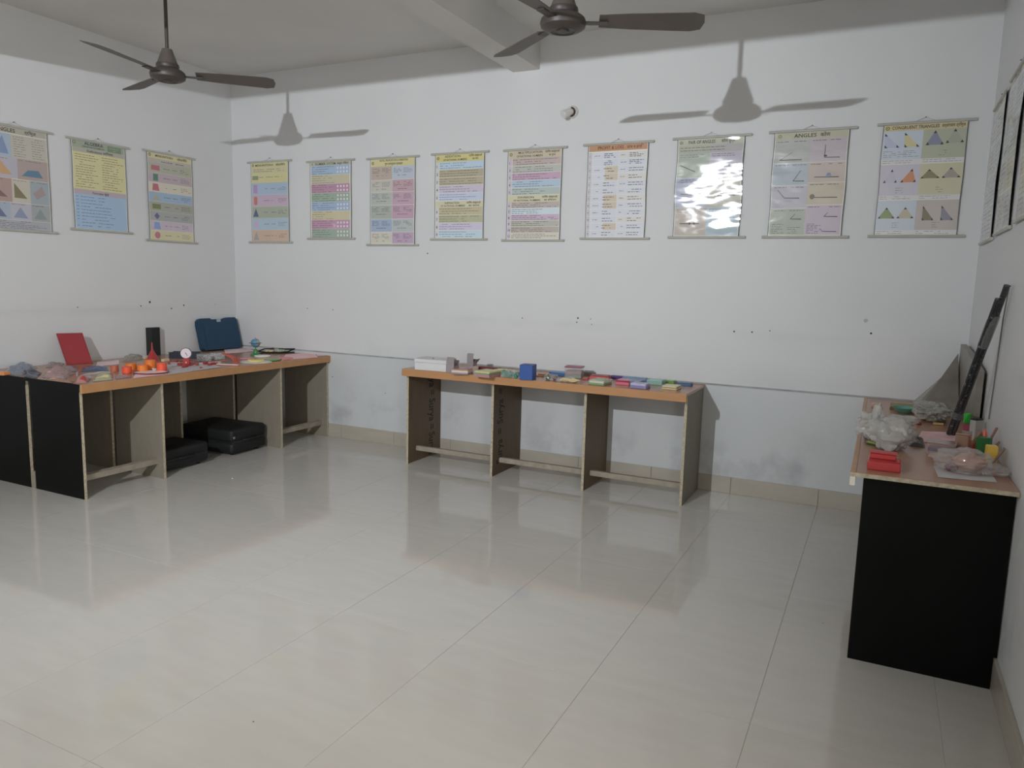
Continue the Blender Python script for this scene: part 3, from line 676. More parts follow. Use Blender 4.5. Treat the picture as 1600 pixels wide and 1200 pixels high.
def pack(name, label, cat, px, z, d, layers, wrap=None, group=None):
    "flat stack of coloured slabs: layers = (thickness, material, inset, part name)"
    t, w = T(name, label, cat, px, z, group); h = 0
    for th, m, ins, pn in layers:
        MB().box(-w/2+ins, ins, h+.0003, w/2-ins, d-ins, h+th, bev=min(.0025, th*.25)).done(pn, m, t); h += th
    if wrap:
        MB().box(-w/2-.002, -.002, .0002, w/2+.002, d+.002, h+.002, bev=.003).done('clear_wrap', wrap, t)
    return t
# ---- middle table
WHITEC = mat('white_card', (.66, .66, .67), .6, .03, 10); GREYC = mat('pinkish_grey_card', (.30, .265, .275), .7, .05, 20)
BRC = mat('dark_brown_card', (.10, .07, .06), .8)
t, w = T('carton', 'long white cardboard box with a lid at the left end of the middle table', 'box', (648, 577.5, 697, 581.5), ZM)
MB().box(-w/2, 0, .0005, w/2, .155, .058, bev=.001).done('box_body', WHITEC, t)
M = Matrix.Translation((0, 0, .0595)) @ Matrix.Rotation(R(1.5), 4, 'X')
MB().box(-w/2-.003, -.003, 0, w/2+.003, .16, .026, bev=.001, M=M).done('lid', WHITEC, t)
MB().lathe([(.006, 0), (.004, .004)], 10, Matrix.Translation((-.01, .06, .0875))).done('black_stud', BLKM, t, True)
def open_carton(label, px, z, h, d):
    t, w = T('carton', label, 'box', px, z, 'small open cartons'); k = .0018
    mb = MB(); mb.box(-w/2, 0, .0005, w/2, k, h); mb.box(-w/2, d-k, .0005, w/2, d, h*.62); mb.box(-w/2, k, .0005, -w/2+k, d-k, h*.9)
    mb.box(w/2-k, k, .0005, w/2, d-k, h*.55); mb.box(-w/2+k, k, .0005, w/2-k, d-k, .003)
    mb.done('carton_body', GREYC, t)
    M = Matrix.Translation((0, 0, h)) @ Matrix.Rotation(R(-35), 4, 'X'); MB().box(-w/2, 0, 0, w/2, k, h*.22, M=M).done('flap', GREYC, t)
    M = Matrix.Translation((0, d, h*.62)) @ Matrix.Rotation(R(-25), 4, 'X'); MB().box(-w/2, -k, 0, w/2, 0, h*.3, M=M).done('flap', GREYC, t)
    box('dark_infill', BRC, -w/2+k*1.2, k*1.1, .0035, w/2-k*1.2, d-k*1.1, h*.35, t)  # solid dark block in the lower part of the carton
open_carton('small open grey carton beside the long white box', (697.5, 582, 709, 583), ZM, .098, .075)
PK1 = plastic('dusty_red', 150, 82, 84); PK2 = plastic('cream', 205, 180, 155); PK3 = plastic('dusty_purple', 112, 92, 120); PKG = plastic('lime', 176, 178, 96)
pack('card_pack', 'stack of dusty red card packs with a cream stripe beside the small cartons', 'pack', (705, 584.5, 731, 586), ZM, .13,
     [(.012, PK3, 0, 'lower_pack'), (.017, PK2, .002, 'stripe'), (.008, PK1, 0, 'upper_pack')], CLEAR)
t2 = [o for o in COL.objects if o.name.startswith('card_pack')][0]
oc, w = T('carton', 'small open grey carton standing on the stack of dusty red packs', 'box', (720, 573.5, 731, 574.3), ZM+.0405, 'small open cartons')
oc.location.y = -.40; oc.location.x += .0
k, h, d, w = .0018, .082, .07, .052
mb = MB(); mb.box(-w/2, 0, .0005, w/2, k, h); mb.box(-w/2, d-k, .0005, w/2, d, h*.6); mb.box(-w/2, k, .0005, -w/2+k, d-k, h*.9); mb.box(w/2-k, k, .0005, w/2, d-k, h*.3); mb.box(-w/2+k, k, .0005, w/2-k, d-k, .003)
mb.done('carton_body', GREYC, oc); M = Matrix.Translation((0, 0, h)) @ Matrix.Rotation(R(-35), 4, 'X'); MB().box(-w/2, 0, 0, w/2, k, h*.22, M=M).done('flap', GREYC, oc)
M = Matrix.Translation((w/2, 0, h*.3)) @ Matrix.Rotation(R(40), 4, 'Y'); MB().box(0, 0, 0, k, d, h*.5, M=M).done('flap', GREYC, oc)
box('dark_infill', BRC, -w/2+k*1.2, k*1.1, .0035, w/2-k*1.2, d-k*1.1, h*.28, oc)  # same solid dark block inside this carton
pack('card_pack', 'lime lidded pack on a red base in front of the dark red flat pack', 'pack', (740.5, 588.5, 764, 591), ZM, .16,
     [(.022, PK1, .001, 'red_base'), (.009, plastic('leaf_green', 98, 116, 58), .0, 'green_layer'), (.012, PKG, .001, 'lid')], CLEAR)
pack('card_pack', 'dark red flat pack near the wall behind the lime lidded pack', 'pack', (747, 577.5, 778, 579.8), ZM, .06, [(.02, plastic('dark_red', 110, 38, 42), 0, 'pack_body'), (.004, plastic('dark_red_lid', 84, 30, 34), .003, 'lid')])
pack('card_pack', 'yellow-green pack with rounded corners between the lime pack and the teal bag', 'pack', (769, 583.5, 783, 585), ZM, .10, [(.024, plastic('olive_lime', 160, 165, 100), 0, 'pack_body'), (.006, PKG, .003, 'lid')])
def bagged(name, label, cat, px, z, d, h, m_in, wrap, n=3, seed=0, parts='piece', k_in=.8):
    t, w = T(name, label, cat, px, z); rd = random.Random(seed)
    for i in range(n):
        cx = -w/2+w*(i+.5)/n; s_ = w/n*.46*k_in
        MB().ball(s_, d*.33, h*.42, (cx, d*.5, h*.42), 2, .5, 2.2, seed+i*3.1).done(parts, m_in if not isinstance(m_in, list) else m_in[i % len(m_in)], t, False)
    MB().ball(w*.52, d*.52, h*.55, (0, d*.5, h*.46), 3, .45, 2.6, seed+9).done('clear_bag', wrap, t, False)
    return t
TEAL = plastic('teal', 46, 118, 98)
bagged('bag_of_cubes', 'clear bag of teal plastic cubes left of the blue cube', 'bag', (779, 590, 806, 593), ZM, .09, .062, TEAL, CLEAR, 3, 2, 'teal_cube')
t, w = T('toy_block', 'solid royal blue cube near the front edge of the middle table', 'cube', (811.3, 593.2, 831.5, 594.6), ZM)
t.rotation_euler.z += 0
BLUE = mat('royal_blue', (.028, .085, .32), .45, .04, 12)
MB().box(-w/2, 0, .0005, w/2, w*1.05, .105, bev=.0015).done('cube_body', BLUE, t); MB().box(-w/2+.002, .002, .1052, w/2-.002, w*1.05-.002, .107, bev=.0005).done('cube_lid', BLUE, t)
t, w = T('wooden_strip', 'flat orange wooden frame lying behind the blue cube', 'frame', (838, 588.5, 857, 589), ZM)
OR = plastic('dull_orange', 170, 112, 62, 2.0)
mb = MB(); mb.box(-w/2, 0, .001, w/2, .014, .009); mb.box(-w/2, .09, .001, w/2, .104, .009); mb.box(-w/2, .0145, .001, -w/2+.014, .0895, .009); mb.box(w/2-.014, .0145, .001, w/2, .0895, .009); mb.done('frame', OR, t)
bagged('bag_of_pieces', 'small clear bag of dark green and brown pieces right of the blue cube', 'bag', (848, 593.5, 868, 595.5), ZM, .07, .045, [plastic('moss', 62, 86, 52), plastic('brownish', 96, 66, 52)], CLEAR, 2, 5)
pack('tray', 'flat blue tray near the wall right of the blue cube', 'tray', (857, 586, 884, 588.5), ZM, .09, [(.02, plastic('azure', 46, 92, 140), 0, 'tray_body'), (.004, plastic('azure_light', 66, 118, 170), .004, 'tray_top')])
t, w = T('display_box', 'clear cube box with a plum top and glinting front, right of the blue tray', 'box', (881.5, 590.5, 908, 592.2), ZM)
MB().box(-w/2+.004, .004, .001, w/2-.004, .10, .028, bev=.002).done('grey_green_base', plastic('grey_green', 96, 108, 92), t)
MB().box(-w/2+.006, .006, .0285, w/2-.006, .098, .055, bev=.002).done('contents', plastic('mauve', 130, 100, 112), t)
MB().box(-w/2, 0, .0008, w/2, .104, .074, bev=.003).done('clear_case', CLEAR, t); MB().box(-w/2-.001, -.001, .0742, w/2+.001, .105, .086, bev=.002).done('plum_lid', plastic('plum', 128, 72, 88), t)
CRM = plastic('pale_yellow', 200, 178, 116)
bagged('soft_pack', 'crumpled cream pack in front of the clear cube box', 'pack', (870, 596.8, 898, 599.5), ZM, .10, .034, CRM, CLEAR, 2, 8, 'cream_pouch', 1.1)
pack('open_box', 'red plastic box with a raised corner flap near the wall', 'box', (921, 594.5, 950, 596.5), ZM, .10, [(.034, plastic('soft_red', 176, 62, 54), 0, 'box_body'), (.004, plastic('soft_red_dark', 128, 40, 38), .004, 'lid')])
pack('block', 'tiny red block standing left of the red plastic box', 'block', (909, 593.5, 919, 594.2), ZM, .03, [(.016, plastic('brick', 150, 60, 56), 0, 'block_body')])
pack('card_pack', 'grey-pink flat pack against the wall behind the red plastic box', 'pack', (902, 585.6, 927, 587.6), ZM, .05, [(.026, GREYC, 0, 'pack_body')])
pack('card_pack', 'white card pack on a green base at the table front', 'pack', (919.5, 600.8, 943, 603.3), ZM, .135, [(.014, plastic('grass', 86, 138, 66), 0, 'green_base'), (.016, plastic('off_white', 182, 184, 160), .002, 'upper_pack'), (.006, plastic('pale_green', 132, 158, 118), .012, 'printed_face')], CLEAR)
pack('card_pack', 'magenta box with a pink lower layer right of the white and green pack', 'pack', (961.5, 600.8, 983, 602.6), ZM, .11, [(.020, plastic('rose', 190, 84, 104), 0, 'lower_layer'), (.010, plastic('magenta', 132, 32, 78), .001, 'upper_layer'), (.004, plastic('rose_top', 190, 110, 130), .008, 'lid')])
pack('card_pack', 'navy pack behind the lavender pack', 'pack', (979, 601.8, 999, 603.6), ZM, .10, [(.028, plastic('navy', 58, 78, 118), 0, 'pack_body'), (.005, plastic('navy_lid', 84, 112, 150), .004, 'lid')], CLEAR)
pack('card_pack', 'lavender pack closest to the front edge of the middle table', 'pack', (984.5, 606.3, 1009, 608.8), ZM, .085, [(.020, plastic('lavender_deep', 96, 88, 150), 0, 'lower_pack'), (.015, plastic('lavender', 160, 156, 202), .001, 'upper_pack')], CLEAR)
pack('tray', 'thin purple tray against the wall behind the magenta box', 'tray', (953, 591.3, 972, 593), ZM, .05, [(.022, plastic('violet', 74, 46, 110), 0, 'tray_body')])
pack('tray', 'steel blue tray against the wall behind the navy pack', 'tray', (972, 593.5, 1008, 596.6), ZM, .06, [(.024, plastic('steel_blue', 92, 126, 158), 0, 'tray_body')])
pack('tray', 'medium blue tray between the navy pack and the teal box', 'tray', (992, 597.5, 1010, 599), ZM, .06, [(.022, plastic('mid_blue', 62, 98, 146), 0, 'tray_body')])
pack('card_pack', 'teal box behind the lavender pack', 'pack', (1010, 600.5, 1034, 602.6), ZM, .11, [(.026, plastic('sea_green', 92, 158, 148), 0, 'box_body'), (.006, plastic('sea_green_lid', 124, 182, 170), .003, 'lid')], CLEAR)
pack('tray', 'flat leaf green tray near the wall at the right part of the middle table', 'tray', (1035, 598.8, 1053, 600.3), ZM, .07, [(.018, plastic('leaf', 84, 128, 42), 0, 'tray_body'), (.003, plastic('leaf_top', 120, 160, 70), .004, 'tray_top')])
pack('tray', 'denim blue tray near the wall, last on the right of the middle table', 'tray', (1057, 602.3, 1080, 604.2), ZM, .06, [(.02, plastic('denim', 52, 82, 118), 0, 'tray_body'), (.003, plastic('denim_top', 80, 112, 148), .004, 'tray_top')])
pack('card_pack', 'cream yellow pack at the right end of the middle table', 'pack', (1033.5, 608.0, 1057, 610.2), ZM, .115, [(.010, plastic('mustard', 208, 176, 96), 0, 'lower_pack'), (.006, plastic('ochre_gap', 150, 116, 60), .004, 'gap_card'), (.009, plastic('butter', 206, 196, 146), .002, 'upper_pack')], CLEAR)

# ---- left tables
def disc(label, cx, cy, rx_px, z, th, m, name='disc', cat='disc'):
    p = at(cx, cy, z); a = at(cx-rx_px, cy, z); b = at(cx+rx_px, cy, z); r = (b-a).length/2
    return tag(MB().lathe([(r*.97, 0), (r, th*.3), (r, th*.7), (r*.96, th)], 28).done(name, m, None, True, loc=(p.x, p.y, z+.0005)), label, cat)
# red board leaning on the left wall
t = thing('board', 'plain red board leaning against the left wall', 'board', (.10, -1.60, ZL), 0)
RED = plastic('board_red', 124, 24, 32, 2.0, .5)
a = at(104.5, 570, ZL+.001); b = at(145, 568, ZL+.001)
t.location = ((a.x+b.x)/2, (a.y+b.y)/2, ZL+.0005)
def wallpt(px, py, X):
    d = fwd + c_r*((px-800)/FPX) + c_u*((600-py)/FPX); return CAM + d*((X-CAM.x)/d.x)
A = Vector(a); Bp = Vector(b); Cc = wallpt(131.5, 519, .03); D = wallpt(88, 521, .03)
def slab(pts, th, name, m, parent):
    "thin board through four corner points"
    n = (pts[1]-pts[0]).cross(pts[3]-pts[0]).normalized()*th
    o0 = parent.location; V = [p-o0 for p in pts]+[p+n-o0 for p in pts]
    me = bpy.data.meshes.new(name); me.from_pydata([tuple(v) for v in V], [], [(0, 1, 2, 3), (7, 6, 5, 4), (0, 4, 5, 1), (1, 5, 6, 2), (2, 6, 7, 3), (3, 7, 4, 0)]); me.update()
    bm = bmesh.new(); bm.from_mesh(me); bmesh.ops.recalc_face_normals(bm, faces=bm.faces); bm.to_mesh(me); bm.free()
    me.materials.append(m); o = bpy.data.objects.new(name, me); COL.objects.link(o); o.parent = parent; return o
Cc = D + (Bp-A); slab([A, Bp, Cc, D], -.008, 'board_panel', RED, t)
e0 = (Bp-A)*.04; e1 = (D-A)*.03; nn = (Bp-A).cross(D-A).normalized()
slab([A+e0+e1+nn*.0004, Bp-e0+e1+nn*.0004, Cc-e0-e1+nn*.0004, D+e0-e1+nn*.0004], .0012, 'front_sheet', plastic('board_red_face', 130, 27, 35, 2.0, .6), t)
# black box-shaped tower
t, w = T('speaker_box', 'tall black box standing by the left wall behind the red funnel', 'box', (228, 553.5, 249.5, 556), ZL)
t.rotation_euler.z = R(50)
MB().prism([(-.062, -.034), (0, -.062), (.062, -.034), (.062, .034), (-.062, .034)], .001, .235).done('box_body', BLKM, t)
MB().prism([(-.058, -.031), (0, -.058), (.058, -.031), (.058, .031), (-.058, .031)], .2352, .237).done('box_top', mat('black_top', (.02, .02, .022), .5), t)
# red funnel upside down
p = at(238.5, 563, ZL)
t = thing('funnel', 'dark red funnel standing upside down in front of the tall black box', 'funnel', (p.x, p.y, ZL+.0005))
DR = plastic('funnel_red', 150, 26, 30, 1.9)
MB().lathe([(.050, 0), (.052, .004), (.048, .008), (.012, .078), (.010, .085)], 28, cap=True).done('cone', DR, t, True); MB().lathe([(.0075, .0855), (.005, .142)], 14).done('spout', DR, t, True)
MB().lathe([(.053, .0), (.056, .002), (.053, .005)], 28).done('rim', DR, t, True)
ORN = mat('bright_orange', (.80, .21, .03), .5, .04, 12); ORR = mat('orange_red', (.80, .10, .045), .5, .04, 12); BRO = plastic('rust', 158, 78, 54)
def cup(label, cx, cy, wpx, hpx, m, taper=.94):
    p = at(cx, cy, ZL); r = (at(cx+wpx/2, cy, ZL)-at(cx-wpx/2, cy, ZL)).length/2; h = hpx/FPX*((p-CAM).dot(fwd))
    t = thing('cup', label, 'cup', (p.x, p.y, ZL+.0005)); 
    MB().lathe([(r*taper, 0), (r, .002), (r, h*.9), (r*.98, h)], 26).done('cup_body', m, t, True)
    MB().lathe([(r*1.0, h*.86), (r*1.03, h*.88), (r*1.03, h*.95), (r*1.0, h*.97)], 26, cap=False).done('rim', m, t, True); return t
cup('rust coloured small cup left of the orange cups', 179, 580.5, 13, 9.5, BRO)
cup('bright orange cup at the back left of the orange cups', 204.5, 577.5, 17, 9.5, ORN)
cup('orange-red cup at the front left of the orange cups', 198.5, 583, 15, 10, ORR)
cup('bright orange cup in the middle of the row, in front of the tall one', 223, 580.5, 17, 10.5, ORN)
cup('tallest bright orange cup, in front of the red funnel', 235, 578, 17, 15.5, ORN)
cup('orange-red cup at the right end of the orange cups', 253, 580, 15.5, 13, ORR)
p = at(236, 583, ZL); t = thing('hoop', 'dark red ring around a white disc lying in front of the orange cups', 'hoop', (p.x, p.y, ZL+.0045))
t.rotation_euler.z = 0; rr = (at(263, 583, ZL)-at(209, 583, ZL)).length/2
mb = MB(); n = 40
ring = [(rr*math.cos(2*math.pi*i/n), rr*math.sin(2*math.pi*i/n), .0045) for i in range(n+1)]; mb.tube(ring, .004, 6); mb.done('ring', plastic('ring_red', 118, 40, 42), t, True)
MB().lathe([(rr-.005, .0005), (rr-.005, .003)], 40).done('white_disc', plastic('disc_white', 196, 186, 184), t)
PAPER = mat('paper', (.62, .60, .60), .8, .05, 20); PAPERP = mat('pinkish_paper', C(176, 158, 160, 1.9), .8, .06, 20)
t, w = T('paper_triangle', 'white paper triangle standing between the orange-red cup and the ring', 'paper', (239, 580.5, 257, 579), ZL)
MB().prism([(-w/2, .0), (w/2, .0), (-w/2, .028)], 0, .0015, Matrix.Rotation(R(62), 4, 'X')).done('folded_sheet', PAPER, t)
# kitchen scale
p = at(291.5, 571.5, ZL); t = thing('spring_scale', 'small red weighing scale with a round white dial', 'scale', (p.x, p.y, ZL+.0005), R(38))
SR = plastic('scale_red', 150, 28, 34, 1.9)
MB().box(-.040, -.022, 0, .040, .030, .010, bev=.003).done('base', SR, t); MB().box(-.024, -.010, .0102, .024, .018, .058, bev=.004).done('body', SR, t)
DM = Matrix.Translation((0, -.0045, .096)) @ Matrix.Rotation(R(90), 4, 'X')
MB().lathe([(.041, -.012), (.043, -.004), (.041, .004), (.038, .0055)], 32, DM).done('dial_housing', plastic('dial_rim', 96, 88, 96), t, True)
MB().lathe([(.037, .0057), (.037, .0068)], 32, DM).done('dial_face', plastic('dial_white', 190, 178, 184), t)
NM = DM @ Matrix.Translation((0, 0, .0072)) @ Matrix.Rotation(R(-60), 4, 'Z'); MB().box(-.008, -.002, 0, .021, .002, .0012, M=NM).done('pointer', BRN, t)
MB().lathe([(.006, 0), (.0045, .004)], 12, Matrix.Translation((0, -.0102, .026)) @ Matrix.Rotation(R(90), 4, 'X')).done('white_knob', PORC, t, True)
# dark basket
t, w = T('basket', 'dark blue-grey plastic basket behind the weighing scale', 'basket', (264, 560, 306, 561), ZL)
BG = plastic('slate', 44, 46, 60)
k = .0025; mb = MB(); mb.box(-w/2, 0, .0005, w/2, k, .048); mb.box(-w/2, .10-k, .0005, w/2, .10, .048); mb.box(-w/2, k, .0005, -w/2+k, .10-k, .048); mb.box(w/2-k, k, .0005, w/2, .10-k, .048); mb.box(-w/2+k, k, .0005, w/2-k, .10-k, .003); mb.done('basket_body', BG, t)
for i in range(12): MB().box(-w/2+.008+(w-.016)*i/12, -.0012, .006, -w/2+.014+(w-.016)*i/12, -.0001, .042).done('rib', BG, t)
mb = MB(); mb.box(-w/2-.003, -.004, .0482, w/2+.003, .003, .052); mb.box(-w/2-.003, .097, .0482, w/2+.003, .104, .052); mb.done('rim', BG, t)
# speckled dice boxes
SPK = mat('speckled_beads', (.5, .5, .52), .4, .1, 8)
nt = SPK.node_tree; vo = nt.nodes.new('ShaderNodeTexVoronoi'); vo.inputs['Scale'].default_value = 120; cr = nt.nodes.new('ShaderNodeValToRGB')
cr.color_ramp.elements[0].color = (.02, .02, .03, 1); cr.color_ramp.elements[1].color = (.62, .64, .68, 1); cr.color_ramp.elements[0].position = .3; cr.color_ramp.elements[1].position = .5
tc = nt.nodes.new('ShaderNodeTexCoord'); nt.links.new(tc.outputs['Object'], vo.inputs['Vector']); nt.links.new(vo.outputs['Distance'], cr.inputs[0]); nt.links.new(cr.outputs[0], nt.nodes['Principled BSDF'].inputs['Base Color'])
for lab, px, d, h in (('clear box of black and white beads right of the weighing scale', (316.5, 566, 331, 564.5), .07, .062), ('second clear bead box in front of the blue case', (337, 563, 352, 561.5), .07, .060)):
    t, w = T('bead_box', lab, 'box', px, ZL)
    MB().box(-w/2+.003, .003, .0012, w/2-.003, d-.003, h-.008, bev=.004).done('beads', SPK, t); MB().box(-w/2, 0, .0005, w/2, d, h-.004, bev=.003).done('clear_case', CLEAR, t); MB().box(-w/2-.001, -.001, h-.0035, w/2+.001, d+.001, h, bev=.001).done('lid', CLEAR, t)
t, w = T('bottle', 'short dark maroon bottle between the two bead boxes', 'bottle', (331.5, 561.5, 335.5, 561), ZL)
MB().lathe([(.010, 0), (.011, .004), (.011, .045), (.006, .052)], 16).done('bottle_body', plastic('maroon', 62, 24, 36), t, True); MB().cyl(0, 0, .0522, .062, .007, 12).done('cap', BRN, t, True)
# blue case leaning on wall
BC = mat('case_blue', (.007, .046, .098), .4, .05, 10)
a = at(317, 551.5, ZL+.001); b = at(374, 545.5, ZL+.001)
Cc = wallpt(370, 496.5, .035); D = wallpt(310, 499.5, .035)
# keep the case planar: base line parallel to the wall
yb0, yb1 = D.y, Cc.y; xb = .11; cz = (Cc.z+D.z)/2-.005
t = thing('tool_case', 'dark blue plastic case standing on edge against the left wall', 'case', (0, 0, ZL+.0005))
cyc = (yb0+yb1)/2; cw = yb1-yb0
t.location = (xb, cyc-.012, ZL+.014); lean = math.atan2(xb-.045, cz-ZL); hh = (cz-ZL)/math.cos(lean)
Mc = Matrix.Rotation(-lean, 4, 'Y')
def case_outline(w, h, c_=.02):
    return [(-w/2+c_, 0), (w/2-c_, 0), (w/2, c_), (w/2-.004, h-c_), (w/2-c_-.004, h), (w*.2, h), (w*.17, h-.012), (-w*.17, h-.012), (-w*.2, h), (-w/2+c_, h), (-w/2, h-c_), (-w/2+.004, c_)]
F = Mc @ Matrix(((0, 0, 1, 0), (1, 0, 0, 0), (0, 1, 0, 0), (0, 0, 0, 1)))
MB().prism(case_outline(cw, hh), -.030, -.001, F).done('front_half', BC, t); MB().prism(case_outline(cw, hh), -.058, -.031, F).done('back_half', BC, t)
MB().prism([(-cw*.4, .03), (cw*.4, .03), (cw*.4, hh-.05), (-cw*.4, hh-.05)], -.0008, .0015, F).done('raised_panel', BC, t)
MB().prism([(-.022, hh-.038), (.022, hh-.038), (.022, hh-.014), (-.022, hh-.014)], -.0005, .004, F).done('grey_latch', mat('latch_grey', (.35, .42, .45), .4), t)
# red folding frame
RF = plastic('frame_red', 164, 66, 48)
a = at(346, 548, ZL+.055); b = at(372, 570, ZL)
t = thing('folding_rack', 'red plastic folding rack with crossing bars in front of the blue case', 'rack', (at(366, 568, ZL).x, at(366, 568, ZL).y, ZL+.0005), R(35))
for i in range(5):
    MB().tube([(-.09+.012*i, .02+.012*i, .075-.004*i), (-.03+.01*i, .01, .045), (.025, -.01+.012*i, .003)], .0035, 6).done('bar', RF, t)
for i in range(4): MB().tube([(.005+.012*i, -.02, .003), (-.004+.014*i, .02, .05)], .003, 6).done('upright', RF, t)
MB().box(-.012, -.028, 0, .045, -.018, .006, bev=.001).done('foot', RF, t); MB().tube([(-.095, .015, .078), (-.04, .07, .07)], .003, 6).done('cross_bar', RF, t)
t, w = T('ruler', 'white strip with a red underside lying at the table edge', 'ruler', (338, 570.5, 372, 572), ZL)
MB().box(-w/2, 0, .0005, w/2, .02, .004, bev=.0005).done('red_underside', RF, t); MB().box(-w/2, 0, .0042, w/2, .02, .011, bev=.001).done('white_top', PORC, t)
# little globe
p = at(399.5, 555.5, ZL); t = thing('globe', 'small blue globe on a green stand', 'globe', (p.x, p.y, ZL+.0005), R(25))
GR = plastic('stand_green', 38, 116, 62); GRY = plastic('ring_grey', 78, 82, 92)
MB().lathe([(.046, 0), (.046, .006), (.036, .014), (.020, .022), (.014, .045), (.016, .052), (.008, .058)], 24).done('stand', GR, t, True)
GL = mat('globe_blue', (.09, .27, .42), .35, .1, 4)
nt = GL.node_tree; nz = nt.nodes.new('ShaderNodeTexNoise'); nz.inputs['Scale'].default_value = 22; cr = nt.nodes.new('ShaderNodeValToRGB'); e = cr.color_ramp.elements
e[0].position, e[1].position = .52, .56; e[0].color = (.10, .28, .44, 1); e[1].color = (.42, .40, .36, 1)
tc = nt.nodes.new('ShaderNodeTexCoord'); nt.links.new(tc.outputs['Object'], nz.inputs[0]); nt.links.new(nz.outputs['Fac'], cr.inputs[0]); nt.links.new(cr.outputs[0], nt.nodes['Principled BSDF'].inputs['Base Color'])
MB().ball(.038, .038, .038, (0, 0, .112), 3, flat=False).done('sphere', GL, t, True)
MB().tube([(.040*math.cos(a_), 0, .112+.040*math.sin(a_)) for a_ in [R(-178+11*i) for i in range(17)]], .003, 6).done('meridian', GRY, t, True)
MB().lathe([(.037, .1105), (.054, .1105), (.054, .1125), (.037, .1125)], 32, cap=False).done('horizon_ring', GRY, t); MB().lathe([(.003, .148), (.004, .152), (.001, .160)], 8).done('pole_pin', GRY, t, True)
MB().cyl(0, 0, .058, .075, .004, 8).done('stem', GR, t, True)
# boat-shaped black tray
t, w = T('kit_tray', 'black boat-shaped tray holding yellowish and clear pieces behind the discs', 'tray', (404, 553, 462, 552), ZL)
MB().prism([(-w/2, .03), (-w*.28, .0), (w*.1, -.012), (w*.3, .01), (w/2, .055), (w*.2, .09), (-w*.3, .085)], .001, .008).done('tray_floor', BLKM, t)
path = [(-w/2, .03, .022), (-w*.28, .0, .012), (w*.1, -.012, .010), (w*.3, .01, .016), (w/2, .055, .036), (w*.2, .09, .034), (-w*.3, .085, .038), (-w/2, .03, .022)]
MB().tube(path, .006, 6).done('rim', BLKM, t, True)
for i, (x, y, s_, m_) in enumerate([(-w*.28, .04, .020, plastic('sand', 186, 162, 108)), (-w*.14, .045, .018, plastic('sand', 186, 162, 108)), (w*.05, .03, .02, plastic('pale_olive', 150, 156, 120)), (w*.18, .045, .016, plastic('pale_olive', 150, 156, 120))]):
    MB().ball(s_*1.2, s_, .011, (x, y, .0195), 2, .3, seed=i).done('piece', m_, t)
MB().ball(.022, .018, .024, (0, .06, .026), 3, .4, seed=4).done('clear_piece', CLEAR, t)
disc('pink disc right of the red folding rack', 387, 560.5, 12.5, ZL, .006, plastic('disc_pink', 188, 118, 132))
disc('white disc in front of the black boat-shaped tray', 410, 557, 13, ZL, .009, plastic('disc_ivory', 206, 202, 190))
t = disc('large white plate under the yellow disc', 400, 565.8, 25, ZL, .003, plastic('plate_white', 190, 184, 184), 'plate', 'plate')
disc('yellow disc on the large white plate', 400, 564, 13.5, ZL+.0038, .009, plastic('disc_yellow', 206, 186, 76))
disc('green disc right of the yellow disc', 427, 562.5, 12, ZL+.0038, .008, plastic('disc_green', 92, 140, 74))
# papers
def sheet(label, corners, m, z=ZL, lift=.001, th=.0008, name='paper_sheet', cat='paper', curl=.003):
    P = [at(x, y, z+lift) for x, y in corners]; o0 = sum(P, Vector())/len(P); o0.z = z+.0003
    bm = bmesh.new(); n = 6; g = []
    for j in range(n+1):
        row = []
        for i in range(n+1):
            u, v = i/n, j/n; q = (P[0]*(1-u)+P[1]*u)*(1-v)+(P[3]*(1-u)+P[2]*u)*v
            row.append(bm.verts.new((q.x-o0.x, q.y-o0.y, lift+curl*abs(noise.noise(Vector((q.x*9, q.y*9, 3)))))))
        g.append(row)
    for j in range(n):
        for i in range(n): bm.faces.new((g[j][i], g[j][i+1], g[j+1][i+1], g[j+1][i]))
    r = bmesh.ops.extrude_face_region(bm, geom=list(bm.faces)); 
    for e_ in r['geom']:
        if isinstance(e_, bmesh.types.BMVert): e_.co.z += th
    bmesh.ops.recalc_face_normals(bm, faces=bm.faces)
    me = bpy.data.meshes.new(name); bm.to_mesh(me); bm.free(); me.materials.append(m)
    o = bpy.data.objects.new(name, me); COL.objects.link(o); o.location = o0; return tag(o, label, cat)
PRINT = mat('pale_printed_paper', (.52, .47, .48), .6, .25, 60); PINKP = mat('pale_pink_paper', C(190, 148, 150, 1.9), .6, .1, 20)
sheet('large pale printed sheet under the red pieces at the table edge', [(262, 586), (345, 574), (330, 568), (262, 574)], PRINT)
sheet('pale pink sheet under the ring, left of the printed sheet', [(208, 591.3), (262, 585), (258, 578), (212, 583)], PINKP)
sheet('white paper strip behind the red pieces', [(308, 571), (346, 567.5), (344, 565), (306, 567)], PAPER, lift=.002)
sheet('pale pink sheet at the far end of the left table', [(440, 563), (497, 558.5), (490, 551), (446, 554)], PINKP)
sheet('greyish sheet near the back corner of the left table', [(496, 556.5), (512, 555.5), (504, 549.5), (492, 550.5)], PAPERP, lift=.002)
sheet('pale sheet behind the pink disc, by the wall', [(352, 553), (398, 549), (385, 543), (350, 546)], PAPERP)
sheet('pinkish sheet near the wall behind the cups', [(150, 572.5), (186, 569.5), (186, 563), (152, 566)], PAPERP)
sheet('grey printed sheet between the cups and the weighing scale', [(258, 574), (284, 571), (280, 565), (256, 567)], PRINT)
disc('pink and red disc at the far end of the left table', 446, 560, 12, ZL+.004, .006, plastic('disc_rose', 190, 104, 108))
